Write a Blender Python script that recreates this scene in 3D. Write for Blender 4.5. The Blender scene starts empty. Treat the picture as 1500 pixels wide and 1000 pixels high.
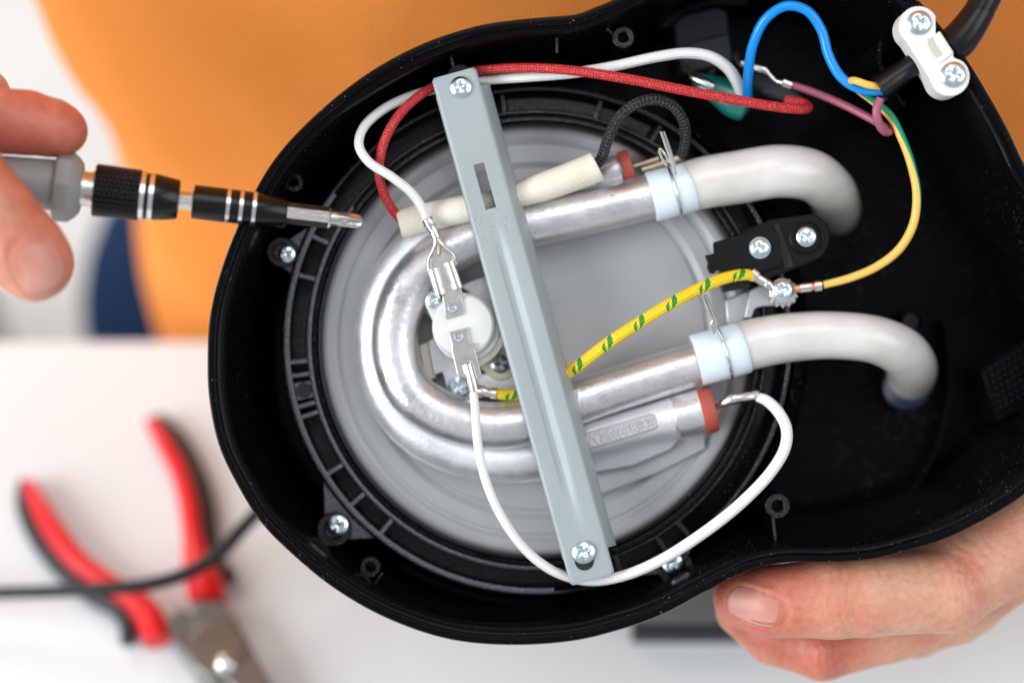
import bpy, bmesh, math, random
import numpy as np
from mathutils import Vector, Matrix, noise
random.seed(7); np.random.seed(7)
PI = math.pi; R = math.radians
sc = bpy.context.scene; col = sc.collection

# ---------------------------------------------------------------- frame
# The workpiece is modelled in its own frame (x right, y away along the open face, z out of the open face),
# lengths in units of 0.2 mm; at the end every thing is tipped 35 degrees into the room, as it is held.
S = 0.0002
D = 2917.0
PITCH = 55.0
TIP = Matrix.Rotation(R(90-PITCH), 4, 'X')
CAM_H = 0.655
TABLE_Z = 0.75
_c = TIP @ Vector((0, 0, D*S))
FRAME = Matrix.Translation((0, 0, TABLE_Z+CAM_H-_c.z)) @ TIP
FINV = FRAME.inverted()
CAMW = FRAME @ Vector((0, 0, D*S))

# ---------------------------------------------------------------- camera
cd = bpy.data.cameras.new('camera'); cam = bpy.data.objects.new('camera', cd); col.objects.link(cam)
cam.matrix_world = FRAME @ Matrix.Translation((0, 0, D*S))
cd.sensor_width = 36; cd.lens = 36*D/1500.0
cd.clip_start = 0.02; cd.clip_end = 60
cd.dof.use_dof = True; cd.dof.focus_distance = (D+34)*S; cd.dof.aperture_fstop = 2.9
cd.dof.aperture_blades = 0
sc.camera = cam

# ---------------------------------------------------------------- world, lamps, exposure
w = bpy.data.worlds.new('World'); sc.world = w; w.use_nodes = True
bg = w.node_tree.nodes['Background']; bg.inputs[0].default_value = (0.90, 0.95, 1.0, 1); bg.inputs[1].default_value = 0.53
def area(name, loc, target, sx, sy, power, color):
    l = bpy.data.lights.new(name, 'AREA'); l.shape = 'RECTANGLE'; l.size = sx; l.size_y = sy
    l.energy = power; l.color = color
    o = bpy.data.objects.new(name, l); col.objects.link(o)
    o.location = loc; d = Vector(target)-Vector(loc)
    o.rotation_euler = d.to_track_quat('-Z', 'Y').to_euler()
    return o
area('window_light', (-1.55, -0.75, 1.75), (0, 0.0, 0.85), 1.25, 1.1, 42, (0.95, 0.98, 1.0))
area('fill_light', (1.75, -0.8, 2.5), (0, 0.1, 0.85), 1.5, 1.5, 23, (0.93, 0.97, 1.0))  # added soft fill for the metals and the shirt
area('overhead_fill', (0.1, -0.12, 2.75), (0, 0.0, 0.85), 1.1, 0.9, 9, (0.96, 0.98, 1.0))  # added overhead to put highlights on the straight tubes, no lamp known there
area('floor_fill', (-1.3, 1.5, 1.9), (-0.35, 0.75, 0.2), 1.0, 1.0, 22, (1.0, 0.97, 0.93))  # added to brighten the floor and rim the shirt, no window known there
sc.view_settings.view_transform = 'Standard'; sc.view_settings.look = 'None'
sc.view_settings.exposure = 0.0; sc.view_settings.gamma = 1.0
sc.cycles.max_bounces = 8

# ---------------------------------------------------------------- points
def P(x, y, z=0.0):
    k = (D-z)/D
    return np.array(((x-750)*S*k, (500-y)*S*k, z*S))
def world_ray(x, y):
    a = Vector((0, 0, D*S)); b = Vector(((x-750)*S, (500-y)*S, 0))
    return FRAME @ a, (FRAME @ b - FRAME @ a).normalized()
def on_level(x, y, h):            # where the line of sight meets the level h (world)
    o, d = world_ray(x, y); t = (h-o.z)/d.z; return o+d*t
def on_depth(x, y, wy):           # ... meets the upright plane y = wy (world)
    o, d = world_ray(x, y); t = (wy-o.y)/d.y; return o+d*t

# ---------------------------------------------------------------- materials
def nt(m):
    m.use_nodes = True; n = m.node_tree; return n, n.nodes['Principled BSDF']
def rgb(c): return (c[0], c[1], c[2], 1)
def mat(name, c, rough=0.5, metal=0.0, bump=0.0, bscale=800.0, c2=None, cscale=60.0, rvar=0.0, spec=None, coat=0.0,
        sss=0.0, speck=None, streak=None, trans=0.0, smask=None, sscale=0.003):
    m = bpy.data.materials.new(name); n, b = nt(m); N = n.nodes; L = n.links
    b.inputs['Base Color'].default_value = rgb(c); b.inputs['Roughness'].default_value = rough
    b.inputs['Metallic'].default_value = metal
    if spec is not None: b.inputs['Specular IOR Level'].default_value = spec
    if coat: b.inputs['Coat Weight'].default_value = coat; b.inputs['Coat Roughness'].default_value = 0.15
    if sss:
        b.inputs['Subsurface Weight'].default_value = sss; b.inputs['Subsurface Radius'].default_value = (1, 0.9, 0.8) if sscale > 0.005 else (1, 0.6, 0.4)
        b.inputs['Subsurface Scale'].default_value = sscale
    if trans: b.inputs['Transmission Weight'].default_value = trans
    tc = N.new('ShaderNodeTexCoord'); co = tc.outputs['Object']
    if streak:
        mp = N.new('ShaderNodeMapping'); mp.inputs['Scale'].default_value = streak; L.new(co, mp.inputs['Vector']); co2 = mp.outputs[0]
    else: co2 = co
    cur = None
    if c2 is not None:
        t = N.new('ShaderNodeTexNoise'); t.inputs['Scale'].default_value = cscale; t.inputs['Detail'].default_value = 6
        L.new(co2, t.inputs['Vector'])
        r = N.new('ShaderNodeValToRGB'); r.color_ramp.elements[0].position = 0.36; r.color_ramp.elements[1].position = 0.66
        r.color_ramp.elements[0].color = rgb(c); r.color_ramp.elements[1].color = rgb(c2)
        L.new(t.outputs['Fac'], r.inputs[0]); cur = r.outputs[0]
    if speck:                       # specks of dust or paint: (scale, threshold, colour)
        v = N.new('ShaderNodeTexNoise'); v.inputs['Scale'].default_value = speck[0]; v.inputs['Detail'].default_value = 1
        L.new(co, v.inputs['Vector'])
        g = N.new('ShaderNodeTexNoise'); g.inputs['Scale'].default_value = 28; L.new(co, g.inputs['Vector'])
        ad = N.new('ShaderNodeMath'); ad.operation = 'MULTIPLY_ADD'; ad.inputs[1].default_value = 0.25
        L.new(g.outputs['Fac'], ad.inputs[0]); L.new(v.outputs['Fac'], ad.inputs[2])
        gt = N.new('ShaderNodeMath'); gt.operation = 'GREATER_THAN'; gt.inputs[1].default_value = speck[1]; L.new(ad.outputs[0], gt.inputs[0])
        fac = gt.outputs[0]
        if smask:                   # only in one worn patch of the thing
            vd = N.new('ShaderNodeVectorMath'); vd.operation = 'DISTANCE'; L.new(co, vd.inputs[0]); vd.inputs[1].default_value = smask[:3]
            lt = N.new('ShaderNodeMapRange'); lt.inputs[1].default_value = smask[3]; lt.inputs[2].default_value = 0; lt.inputs[3].default_value = 0.16; lt.inputs[4].default_value = 0.0
            L.new(vd.outputs['Value'], lt.inputs[0]); sub = N.new('ShaderNodeMath'); sub.operation = 'SUBTRACT'
            L.new(ad.outputs[0], sub.inputs[0]); L.new(lt.outputs[0], sub.inputs[1]); L.new(sub.outputs[0], gt.inputs[0])
        mx = N.new('ShaderNodeMixRGB'); L.new(fac, mx.inputs[0])
        if cur: L.new(cur, mx.inputs[1])
        else: mx.inputs[1].default_value = rgb(c)
        mx.inputs[2].default_value = rgb(speck[2]); cur = mx.outputs[0]
    if cur: L.new(cur, b.inputs['Base Color'])
    if rvar:
        t = N.new('ShaderNodeTexNoise'); t.inputs['Scale'].default_value = cscale*2.3; t.inputs['Detail'].default_value = 7
        L.new(co2, t.inputs['Vector'])
        mr = N.new('ShaderNodeMapRange'); mr.inputs[1].default_value = 0.3; mr.inputs[2].default_value = 0.7
        mr.inputs[3].default_value = max(0.03, rough-rvar); mr.inputs[4].default_value = rough+rvar
        L.new(t.outputs['Fac'], mr.inputs[0]); L.new(mr.outputs[0], b.inputs['Roughness'])
    if bump:
        t = N.new('ShaderNodeTexNoise'); t.inputs['Scale'].default_value = bscale; t.inputs['Detail'].default_value = 5
        L.new(co2, t.inputs['Vector'])
        bp = N.new('ShaderNodeBump'); bp.inputs['Strength'].default_value = bump; bp.inputs['Distance'].default_value = 0.0004
        L.new(t.outputs['Fac'], bp.inputs['Height']); L.new(bp.outputs[0], b.inputs['Normal'])
    return m
def math_node(n, op, a, b=None, c=None):
    x = n.nodes.new('ShaderNodeMath'); x.operation = op
    for i, v in enumerate((a, b, c)):
        if v is None: continue
        if isinstance(v, (int, float)): x.inputs[i].default_value = v
        else: n.links.new(v, x.inputs[i])
    return x.outputs[0]
def braid(name, c, c2, rough=0.6, pitch=9.0, strands=7, depth=0.5, tick=None, fleck=None):
    m = bpy.data.materials.new(name); n, b = nt(m); N = n.nodes; L = n.links
    b.inputs['Roughness'].default_value = rough
    uv = N.new('ShaderNodeUVMap'); uv.uv_map = 'UVMap'; sp = N.new('ShaderNodeSeparateXYZ'); L.new(uv.outputs[0], sp.inputs[0])
    u, v = sp.outputs[0], sp.outputs[1]
    a1 = math_node(n, 'MULTIPLY', u, 2*PI/pitch); a2 = math_node(n, 'MULTIPLY', v, 2*PI*strands)
    s1 = math_node(n, 'SINE', math_node(n, 'ADD', a1, a2)); s2 = math_node(n, 'SINE', math_node(n, 'SUBTRACT', a1, a2))
    h = math_node(n, 'MULTIPLY', s1, s2)
    mr = N.new('ShaderNodeMapRange'); mr.inputs[1].default_value = -0.7; mr.inputs[2].default_value = 0.7; L.new(h, mr.inputs[0])
    mx = N.new('ShaderNodeMixRGB'); L.new(mr.outputs[0], mx.inputs[0]); mx.inputs[1].default_value = rgb(c2); mx.inputs[2].default_value = rgb(c)
    cur = mx.outputs[0]
    if fleck:
        tx = N.new('ShaderNodeTexNoise'); tx.inputs['Scale'].default_value = 2600
        tc = N.new('ShaderNodeTexCoord'); L.new(tc.outputs['Object'], tx.inputs['Vector'])
        g = math_node(n, 'GREATER_THAN', tx.outputs['Fac'], 0.62)
        m3 = N.new('ShaderNodeMixRGB'); L.new(g, m3.inputs[0]); L.new(cur, m3.inputs[1]); m3.inputs[2].default_value = rgb(fleck); cur = m3.outputs[0]
    if tick:                       # coloured tracer thread: colour, repeat length
        fu = math_node(n, 'FRACT', math_node(n, 'DIVIDE', u, tick[1]))
        # zigzag of two small strokes
        vv = math_node(n, 'FRACT', math_node(n, 'ADD', math_node(n, 'ADD', v, 0.42), math_node(n, 'MULTIPLY', fu, 0.6)))
        near = math_node(n, 'LESS_THAN', math_node(n, 'ABSOLUTE', math_node(n, 'SUBTRACT', vv, 0.5)), 0.13)
        seg = math_node(n, 'LESS_THAN', math_node(n, 'ABSOLUTE', math_node(n, 'SUBTRACT', fu, 0.5)), 0.19)
        zz = math_node(n, 'GREATER_THAN', math_node(n, 'SINE', math_node(n, 'ADD', math_node(n, 'MULTIPLY', fu, 2*PI*4.2), math_node(n, 'MULTIPLY', v, 12))), -0.5)
        k = math_node(n, 'MULTIPLY', math_node(n, 'MULTIPLY', near, seg), zz)
        m2 = N.new('ShaderNodeMixRGB'); L.new(k, m2.inputs[0]); L.new(cur, m2.inputs[1]); m2.inputs[2].default_value = rgb(tick[0]); cur = m2.outputs[0]
    L.new(cur, b.inputs['Base Color'])
    bp = N.new('ShaderNodeBump'); bp.inputs['Strength'].default_value = depth; bp.inputs['Distance'].default_value = 0.0003
    L.new(h, bp.inputs['Height']); L.new(bp.outputs[0], b.inputs['Normal'])
    return m
def two_tone(name, c, c2, rough=0.35, turns=650.0):
    m = bpy.data.materials.new(name); n, b = nt(m); N = n.nodes; L = n.links
    b.inputs['Roughness'].default_value = rough
    uv = N.new('ShaderNodeUVMap'); uv.uv_map = 'UVMap'; sp = N.new('ShaderNodeSeparateXYZ'); L.new(uv.outputs[0], sp.inputs[0])
    f = math_node(n, 'FRACT', math_node(n, 'ADD', math_node(n, 'ADD', sp.outputs[1], 0.78), math_node(n, 'DIVIDE', sp.outputs[0], turns)))
    k = math_node(n, 'LESS_THAN', f, 0.38)
    mx = N.new('ShaderNodeMixRGB'); L.new(k, mx.inputs[0]); mx.inputs[1].default_value = rgb(c); mx.inputs[2].default_value = rgb(c2)
    L.new(mx.outputs[0], b.inputs['Base Color']); return m

M = {}
M['shell'] = mat('black_gloss_plastic', (0.0025, 0.0027, 0.0032), 0.22, bump=0.05, bscale=260, rvar=0.07, cscale=30, spec=0.07, speck=(1900, 0.895, (0.22, 0.24, 0.27)))
M['ring'] = mat('black_moulded_plastic', (0.003, 0.0033, 0.004), 0.17, bump=0.7, bscale=1100, rvar=0.08, cscale=60, spec=0.5, speck=(1700, 0.925, (0.22, 0.24, 0.27)))
M['ring_edge'] = mat('scuffed_highlit_plastic', (0.028, 0.033, 0.04), 0.3, bump=1.0, bscale=1500, rvar=0.12, cscale=120, spec=1.0)  # scuffed plastic, base colour lightened to carry the bluish edge highlights
M['matt_black'] = mat('matt_black_plastic', (0.005, 0.005, 0.0055), 0.36, bump=0.15, bscale=1200, spec=0.16, speck=(1900, 0.92, (0.15, 0.15, 0.15)))
M['switch'] = mat('dark_grey_plastic', (0.013, 0.016, 0.02), 0.5, bump=0.1, spec=0.25)
M['plate'] = mat('grey_coated_metal', (0.37, 0.375, 0.38), 0.46, 0.15, bump=0.10, bscale=2500, c2=(0.335, 0.34, 0.345), cscale=25, rvar=0.06, speck=(1700, 0.885, (0.2, 0.2, 0.21)))
M['alu'] = mat('cast_aluminium', (0.70, 0.705, 0.72), 0.37, 0.86, bump=0.34, bscale=560, c2=(0.61, 0.59, 0.60), cscale=60, rvar=0.13, speck=(1300, 0.885, (0.25, 0.24, 0.24)))
M['alu_rough'] = mat('rough_aluminium', (0.82, 0.83, 0.85), 0.44, 0.85, bump=0.34, bscale=1300, c2=(0.70, 0.70, 0.72), cscale=90, rvar=0.10)
M['alu_rough'].node_tree.nodes['Principled BSDF'].inputs['Metallic'].default_value = 0.7
M['bar'] = mat('grey_green_painted_steel', (0.325, 0.37, 0.375), 0.5, 0.15, bump=0.14, bscale=420, c2=(0.30, 0.345, 0.35), cscale=30, speck=(1900, 0.775, (0.08, 0.10, 0.11)), smask=(-0.0115, 0.030, 0.0, 0.016))
M['bracket'] = mat('bare_grey_metal', (0.44, 0.45, 0.47), 0.38, 0.6, bump=0.1, bscale=900)
M['zinc'] = mat('zinc_plated_steel', (0.72, 0.80, 0.84), 0.22, 1.0, bump=0.12, bscale=900, c2=(0.60, 0.72, 0.78), cscale=400)
M['dark_zinc'] = mat('dark_steel', (0.35, 0.38, 0.41), 0.25, 1.0)
M['tin'] = mat('tinned_brass', (0.78, 0.77, 0.73), 0.25, 1.0, bump=0.12, bscale=700, c2=(0.66, 0.64, 0.60), cscale=200)
M['brass'] = mat('old_brass', (0.55, 0.46, 0.34), 0.38, 1.0, bump=0.3, bscale=700)
M['copper'] = mat('copper', (0.80, 0.36, 0.20), 0.35, 1.0, bump=0.4, bscale=3000)
M['hole_shade'] = mat('hole_shade', (0.004, 0.004, 0.004), 0.7)  # near-black, paints the shade in holes, slots and bores
M['ceramic'] = mat('white_ceramic', (0.66, 0.66, 0.65), 0.33, bump=0.06, c2=(0.60, 0.60, 0.585), cscale=60)
M['cream_lug'] = mat('yellowed_zinc', (0.60, 0.55, 0.44), 0.35, 0.7, bump=0.1)
M['sleeve'] = mat('woven_glass_sleeve', (0.78, 0.75, 0.65), 0.8, bump=0.8, bscale=1900, c2=(0.66, 0.62, 0.50), cscale=70)
M['silicone'] = mat('milky_silicone', (0.66, 0.655, 0.64), 0.24, bump=0.06, bscale=90, c2=(0.55, 0.525, 0.475), cscale=55, coat=0.3, sss=0.8, sscale=0.006)
M['cuff'] = mat('bluish_silicone', (0.62, 0.72, 0.82), 0.35, bump=0.08, bscale=200, c2=(0.70, 0.78, 0.84), cscale=30, sss=0.7, sscale=0.006)
M['red_seal'] = mat('red_rubber', (0.42, 0.062, 0.035), 0.55, bump=0.2, bscale=600, c2=(0.30, 0.06, 0.04), cscale=60)
M['white_nylon'] = mat('white_nylon', (0.80, 0.79, 0.75), 0.38, bump=0.03, sss=0.3)
M['cord'] = mat('black_pvc', (0.004, 0.0045, 0.0055), 0.28, bump=0.06, bscale=500, spec=0.3)
M['blue'] = mat('blue_pvc', (0.0, 0.235, 0.70), 0.30)
M['mauve'] = mat('mauve_pvc', (0.34, 0.085, 0.135), 0.38)
M['green_sleeve'] = mat('teal_sleeve', (0.004, 0.10, 0.09), 0.2, coat=0.5, c2=(0.008, 0.19, 0.16), cscale=80)
M['earth'] = two_tone('yellow_green_pvc', (0.80, 0.46, 0.10), (0.0, 0.25, 0.13), 0.38)
M['braid_white'] = braid('white_braid', (0.84, 0.84, 0.82), (0.72, 0.72, 0.69), pitch=7.5, depth=0.35)
M['plain_white'] = mat('white_silicone_wire', (0.76, 0.76, 0.73), 0.45, bump=0.1, bscale=1500)
M['braid_red'] = braid('red_braid', (0.60, 0.016, 0.018), (0.32, 0.006, 0.008), 0.45, fleck=(0.75, 0.16, 0.15))
M['braid_black'] = braid('black_braid', (0.010, 0.010, 0.011), (0.003, 0.003, 0.003), 0.5, 12, 5, 1.0, fleck=(0.12, 0.12, 0.125))
M['braid_yellow'] = braid('yellow_braid', (0.92, 0.68, 0.006), (0.80, 0.50, 0.004), 0.5, 8, 6, 0.6, tick=((0.01, 0.25, 0.03), 56.0))
M['driver_grey'] = mat('grey_rubber_handle', (0.24, 0.245, 0.235), 0.5, bump=0.15, bscale=300)
M['driver_black'] = mat('black_anodised', (0.003, 0.003, 0.0035), 0.24, bump=0.08, bscale=600, spec=0.3)
M['band'] = mat('bright_steel_band', (0.75, 0.74, 0.73), 0.22, 1.0, bump=0.05)
M['steel'] = mat('brushed_steel', (0.60, 0.57, 0.53), 0.27, 1.0, bump=0.2, bscale=700, streak=(0.2, 3, 3))
M['white_table'] = mat('white_table_top', (0.71, 0.73, 0.735), 0.38, bump=0.02, c2=(0.69, 0.71, 0.715), cscale=3)
M['floor'] = mat('pale_floor', (0.74, 0.71, 0.68), 0.6, bump=0.05, bscale=80, c2=(0.69, 0.66, 0.63), cscale=4)
M['wall'] = mat('pale_wall', (0.75, 0.74, 0.72), 0.8)
M['plier_red'] = mat('red_grip', (0.72, 0.008, 0.012), 0.38)
M['plier_black'] = mat('black_grip', (0.015, 0.017, 0.02), 0.45)
M['plier_steel'] = mat('plier_steel', (0.22, 0.225, 0.21), 0.35, 0.85, bump=0.1)
M['pad_glass'] = mat('glass_with_reflection', (0.17, 0.19, 0.185), 0.2, coat=0.3)  # grey base lightened to carry the reflection on the slab's top
M['brown'] = mat('dark_brown', (0.05, 0.028, 0.015), 0.6)
M['nail'] = mat('fingernail', (0.53, 0.20, 0.15), 0.42, bump=0.25, bscale=300, coat=0.0, sss=0.3, c2=(0.60, 0.28, 0.22), cscale=90)

def skin_mat():
    m = bpy.data.materials.new('skin'); n, b = nt(m); N = n.nodes; L = n.links
    tc = N.new('ShaderNodeTexCoord'); co = tc.outputs['Object']
    at = N.new('ShaderNodeAttribute'); at.attribute_name = 'flush_shade'
    t = N.new('ShaderNodeTexNoise'); t.inputs['Scale'].default_value = 75; t.inputs['Detail'].default_value = 6; L.new(co, t.inputs['Vector'])
    k = math_node(n, 'ADD', math_node(n, 'MULTIPLY', at.outputs['Fac'], 0.75), math_node(n, 'MULTIPLY', math_node(n, 'SUBTRACT', t.outputs['Fac'], 0.5), 1.3))
    r = N.new('ShaderNodeValToRGB'); e = r.color_ramp.elements
    e[0].position = 0.0; e[0].color = (0.60, 0.345, 0.225, 1); e[1].position = 1.0; e[1].color = (0.50, 0.135, 0.085, 1)
    x = e.new(0.5); x.color = (0.57, 0.245, 0.155, 1)
    L.new(k, r.inputs[0])
    t3 = N.new('ShaderNodeTexNoise'); t3.inputs['Scale'].default_value = 420; t3.inputs['Detail'].default_value = 3; L.new(co, t3.inputs['Vector'])
    mx = N.new('ShaderNodeMixRGB'); mx.blend_type = 'MULTIPLY'; mx.inputs[0].default_value = 0.35
    L.new(r.outputs[0], mx.inputs[1])
    r3 = N.new('ShaderNodeValToRGB'); r3.color_ramp.elements[0].position = 0.3; r3.color_ramp.elements[1].position = 0.6
    r3.color_ramp.elements[0].color = (0.66, 0.50, 0.44, 1); r3.color_ramp.elements[1].color = (1, 1, 1, 1)
    L.new(t3.outputs['Fac'], r3.inputs[0]); L.new(r3.outputs[0], mx.inputs[2]); L.new(mx.outputs[0], b.inputs['Base Color'])
    b.inputs['Roughness'].default_value = 0.46
    b.inputs['Subsurface Weight'].default_value = 0.35; b.inputs['Subsurface Radius'].default_value = (1, 0.35, 0.2)
    b.inputs['Subsurface Scale'].default_value = 0.0035
    v = N.new('ShaderNodeTexVoronoi'); v.inputs['Scale'].default_value = 1500; L.new(co, v.inputs['Vector'])
    t2 = N.new('ShaderNodeTexNoise'); t2.inputs['Scale'].default_value = 500; t2.inputs['Detail'].default_value = 6; L.new(co, t2.inputs['Vector'])
    h = math_node(n, 'ADD', math_node(n, 'MULTIPLY', v.outputs['Distance'], 0.5), t2.outputs['Fac'])
    bp = N.new('ShaderNodeBump'); bp.inputs['Strength'].default_value = 0.6; bp.inputs['Distance'].default_value = 0.0003
    L.new(h, bp.inputs['Height']); L.new(bp.outputs[0], b.inputs['Normal']); return m
M['skin'] = skin_mat()
def cloth_mat(name, c, c2, weave=900, strength=0.25, sheen=0.3):
    m = bpy.data.materials.new(name); n, b = nt(m); N = n.nodes; L = n.links
    tc = N.new('ShaderNodeTexCoord'); co = tc.outputs['Object']
    t = N.new('ShaderNodeTexNoise'); t.inputs['Scale'].default_value = 30; L.new(co, t.inputs['Vector'])
    mx = N.new('ShaderNodeMixRGB'); L.new(t.outputs['Fac'], mx.inputs[0]); mx.inputs[1].default_value = rgb(c); mx.inputs[2].default_value = rgb(c2)
    L.new(mx.outputs[0], b.inputs['Base Color']); b.inputs['Roughness'].default_value = 0.95; b.inputs['Specular IOR Level'].default_value = 0.15
    b.inputs['Sheen Weight'].default_value = sheen
    wv = N.new('ShaderNodeTexWave'); wv.inputs['Scale'].default_value = weave; L.new(co, wv.inputs['Vector'])
    t2 = N.new('ShaderNodeTexNoise'); t2.inputs['Scale'].default_value = 18; t2.inputs['Detail'].default_value = 3; L.new(co, t2.inputs['Vector'])
    h = math_node(n, 'ADD', math_node(n, 'MULTIPLY', wv.outputs['Fac'], 0.03), math_node(n, 'MULTIPLY', t2.outputs['Fac'], 1.0))
    bp = N.new('ShaderNodeBump'); bp.inputs['Strength'].default_value = strength; bp.inputs['Distance'].default_value = 0.01
    L.new(h, bp.inputs['Height']); L.new(bp.outputs[0], b.inputs['Normal']); return m
M['shirt'] = cloth_mat('orange_cotton', (1.0, 0.345, 0.068), (0.98, 0.31, 0.054), strength=0.6, sheen=0.03)
M['jeans'] = cloth_mat('blue_denim', (0.003, 0.017, 0.055), (0.005, 0.026, 0.075), sheen=0.0)

# ---------------------------------------------------------------- object helpers
ORG = {}
def tag(o, label=None, cat=None, group=None, kind=None):
    if label: o['label'] = label
    if cat: o['category'] = cat
    if group: o['group'] = group
    if kind: o['kind'] = kind
    return o
def thing(name, label, cat, origin, group=None):
    o = bpy.data.objects.new(name, None); o.empty_display_size = 0.01; col.objects.link(o)
    o.location = Vector(origin); ORG[o] = np.array(origin, float); return tag(o, label, cat, group)
def obj(name, V, F, m, parent=None, smooth=40, uv=None, label=None, origin=None):
    V = np.asarray(V, float).reshape(-1, 3)
    O = (V.min(0)+V.max(0))/2 if origin is None else np.asarray(origin, float)
    me = bpy.data.meshes.new(name); me.from_pydata((V-O).tolist(), [], [list(map(int, f)) for f in F]); me.update()
    bm = bmesh.new(); bm.from_mesh(me); bmesh.ops.recalc_face_normals(bm, faces=bm.faces); bm.to_mesh(me); bm.free()
    if uv is not None:
        l = me.uv_layers.new(name='UVMap'); uvs = np.asarray(uv, float)
        idx = np.empty(len(me.loops), np.int32); me.loops.foreach_get('vertex_index', idx)
        l.data.foreach_set('uv', uvs[idx].astype(np.float32).ravel())
    me.materials.append(m)
    if smooth:
        me.polygons.foreach_set('use_smooth', [True]*len(me.polygons))
        if smooth < 180: me.set_sharp_from_angle(angle=R(smooth))
    o = bpy.data.objects.new(name, me); col.objects.link(o); ORG[o] = O
    if parent is not None:
        o.parent = parent; o.location = Vector(O-ORG[parent])
    else: o.location = Vector(O)
    if label: o['label'] = label
    return o
def bevel(o, w=1.5, seg=2, ang=35):
    b = o.modifiers.new('bevel', 'BEVEL'); b.width = w*S; b.segments = seg; b.limit_method = 'ANGLE'; b.angle_limit = R(ang); b.harden_normals = False
    return o
class MB:
    def __init__(s): s.V = []; s.F = []; s.U = []; s.n = 0
    def add(s, V, F, U=None):
        V = np.asarray(V, float).reshape(-1, 3); s.V.append(V); s.F += [[i+s.n for i in f] for f in F]
        s.U.append(np.zeros((len(V), 2)) if U is None else np.asarray(U)); s.n += len(V); return s
    def obj(s, name, m, parent=None, **k): return obj(name, np.vstack(s.V), s.F, m, parent, uv=np.vstack(s.U), **k)
def spline(pts, step=6.0, closed=False):
    P0 = [np.asarray(p, float) for p in pts]; n = len(P0); out = []
    segs = n if closed else n-1
    for i in range(segs):
        if closed: a, b, c, d = P0[i-1], P0[i], P0[(i+1) % n], P0[(i+2) % n]
        else:
            b, c = P0[i], P0[i+1]; a = P0[i-1] if i else 2*b-c; d = P0[i+2] if i+2 < n else 2*c-b
        # centripetal
        def kk(p, q): return max(np.linalg.norm(q[:3]-p[:3])**0.5, 1e-4)
        t0 = 0; t1 = t0+kk(a, b); t2 = t1+kk(b, c); t3 = t2+kk(c, d)
        m = max(2, int(np.linalg.norm(c[:2]-b[:2])/step)+1)
        for t in np.linspace(t1, t2, m, endpoint=False):
            A1 = (t1-t)/(t1-t0)*a+(t-t0)/(t1-t0)*b; A2 = (t2-t)/(t2-t1)*b+(t-t1)/(t2-t1)*c; A3 = (t3-t)/(t3-t2)*c+(t-t2)/(t3-t2)*d
            B1 = (t2-t)/(t2-t0)*A1+(t-t0)/(t2-t0)*A2; B2 = (t3-t)/(t3-t1)*A2+(t-t1)/(t3-t1)*A3
            out.append((t2-t)/(t2-t1)*B1+(t-t1)/(t2-t1)*B2)
    if not closed: out.append(P0[-1])
    return np.array(out)
def sweep(C, rad, nseg=16, cap=True, squash=None, wob=None):
    """C: centres (metres), rad: radii (metres). Returns V, F, U (u = length in frame units)."""
    C = np.asarray(C, float); n = len(C); rad = np.broadcast_to(rad, (n,))
    T = np.gradient(C, axis=0); T /= np.linalg.norm(T, axis=1)[:, None]+1e-12
    ref = np.array((0, 0, 1.0)) if abs(T[0][2]) < 0.9 else np.array((0, 1.0, 0))
    N = np.cross(T[0], ref); N /= np.linalg.norm(N); V = []; U = []; L = 0
    for i in range(n):
        if i: 
            N = N-T[i]*np.dot(N, T[i]); N /= np.linalg.norm(N); L += np.linalg.norm(C[i]-C[i-1])/S
        B = np.cross(T[i], N)
        for j in range(nseg+1):
            a = 2*PI*j/nseg; ca, sa = math.cos(a), math.sin(a)
            if squash: sa *= squash
            V.append(C[i]+rad[i]*(N*ca+B*sa)); U.append((L, j/nseg))
    F = []
    q = nseg+1
    for i in range(n-1):
        for j in range(nseg): F.append((i*q+j, i*q+j+1, (i+1)*q+j+1, (i+1)*q+j))
    if cap:
        V.append(C[0]); U.append((0, 0)); V.append(C[-1]); U.append((L, 0)); a = len(V)-2
        for j in range(nseg): F.append((a, j+1, j)); F.append((a+1, (n-1)*q+j, (n-1)*q+j+1))
    return V, F, U
def tube_pts(pts, step=6.0):
    """pts: (x, y, z, r) in photo units -> centres and radii in metres."""
    Q = spline(pts, step); C = np.array([P(*q[:3]) for q in Q]); Rr = np.array([q[3]*S*(D-q[2])/D for q in Q]); return C, Rr
def tube(name, pts, m, parent, nseg=16, step=6.0, label=None, squash=None, cap=True):
    C, Rr = tube_pts(pts, step); V, F, U = sweep(C, Rr, nseg, cap, squash)
    return obj(name, V, F, m, parent, smooth=60, uv=U, label=label)
def lathe_between(a, b, prof, nseg=32):
    """a,b in metres; prof = [(t, radius_m)] with t metres from a along ab. Hard corners are doubled by the caller."""
    a = np.asarray(a); b = np.asarray(b); T = (b-a)/np.linalg.norm(b-a)
    ref = np.array((0, 0, 1.0)) if abs(T[2]) < 0.9 else np.array((0, 1.0, 0))
    N = np.cross(T, ref); N /= np.linalg.norm(N); B = np.cross(T, N); V = []; F = []
    for t, r in prof:
        for j in range(nseg):
            g = 2*PI*j/nseg; V.append(a+T*t+r*(N*math.cos(g)+B*math.sin(g)))
    for i in range(len(prof)-1):
        for j in range(nseg): k = (j+1) % nseg; F.append((i*nseg+j, i*nseg+k, (i+1)*nseg+k, (i+1)*nseg+j))
    F.append(tuple(range(nseg))[::-1]); F.append(tuple((len(prof)-1)*nseg+j for j in range(nseg)))
    return V, F
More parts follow.
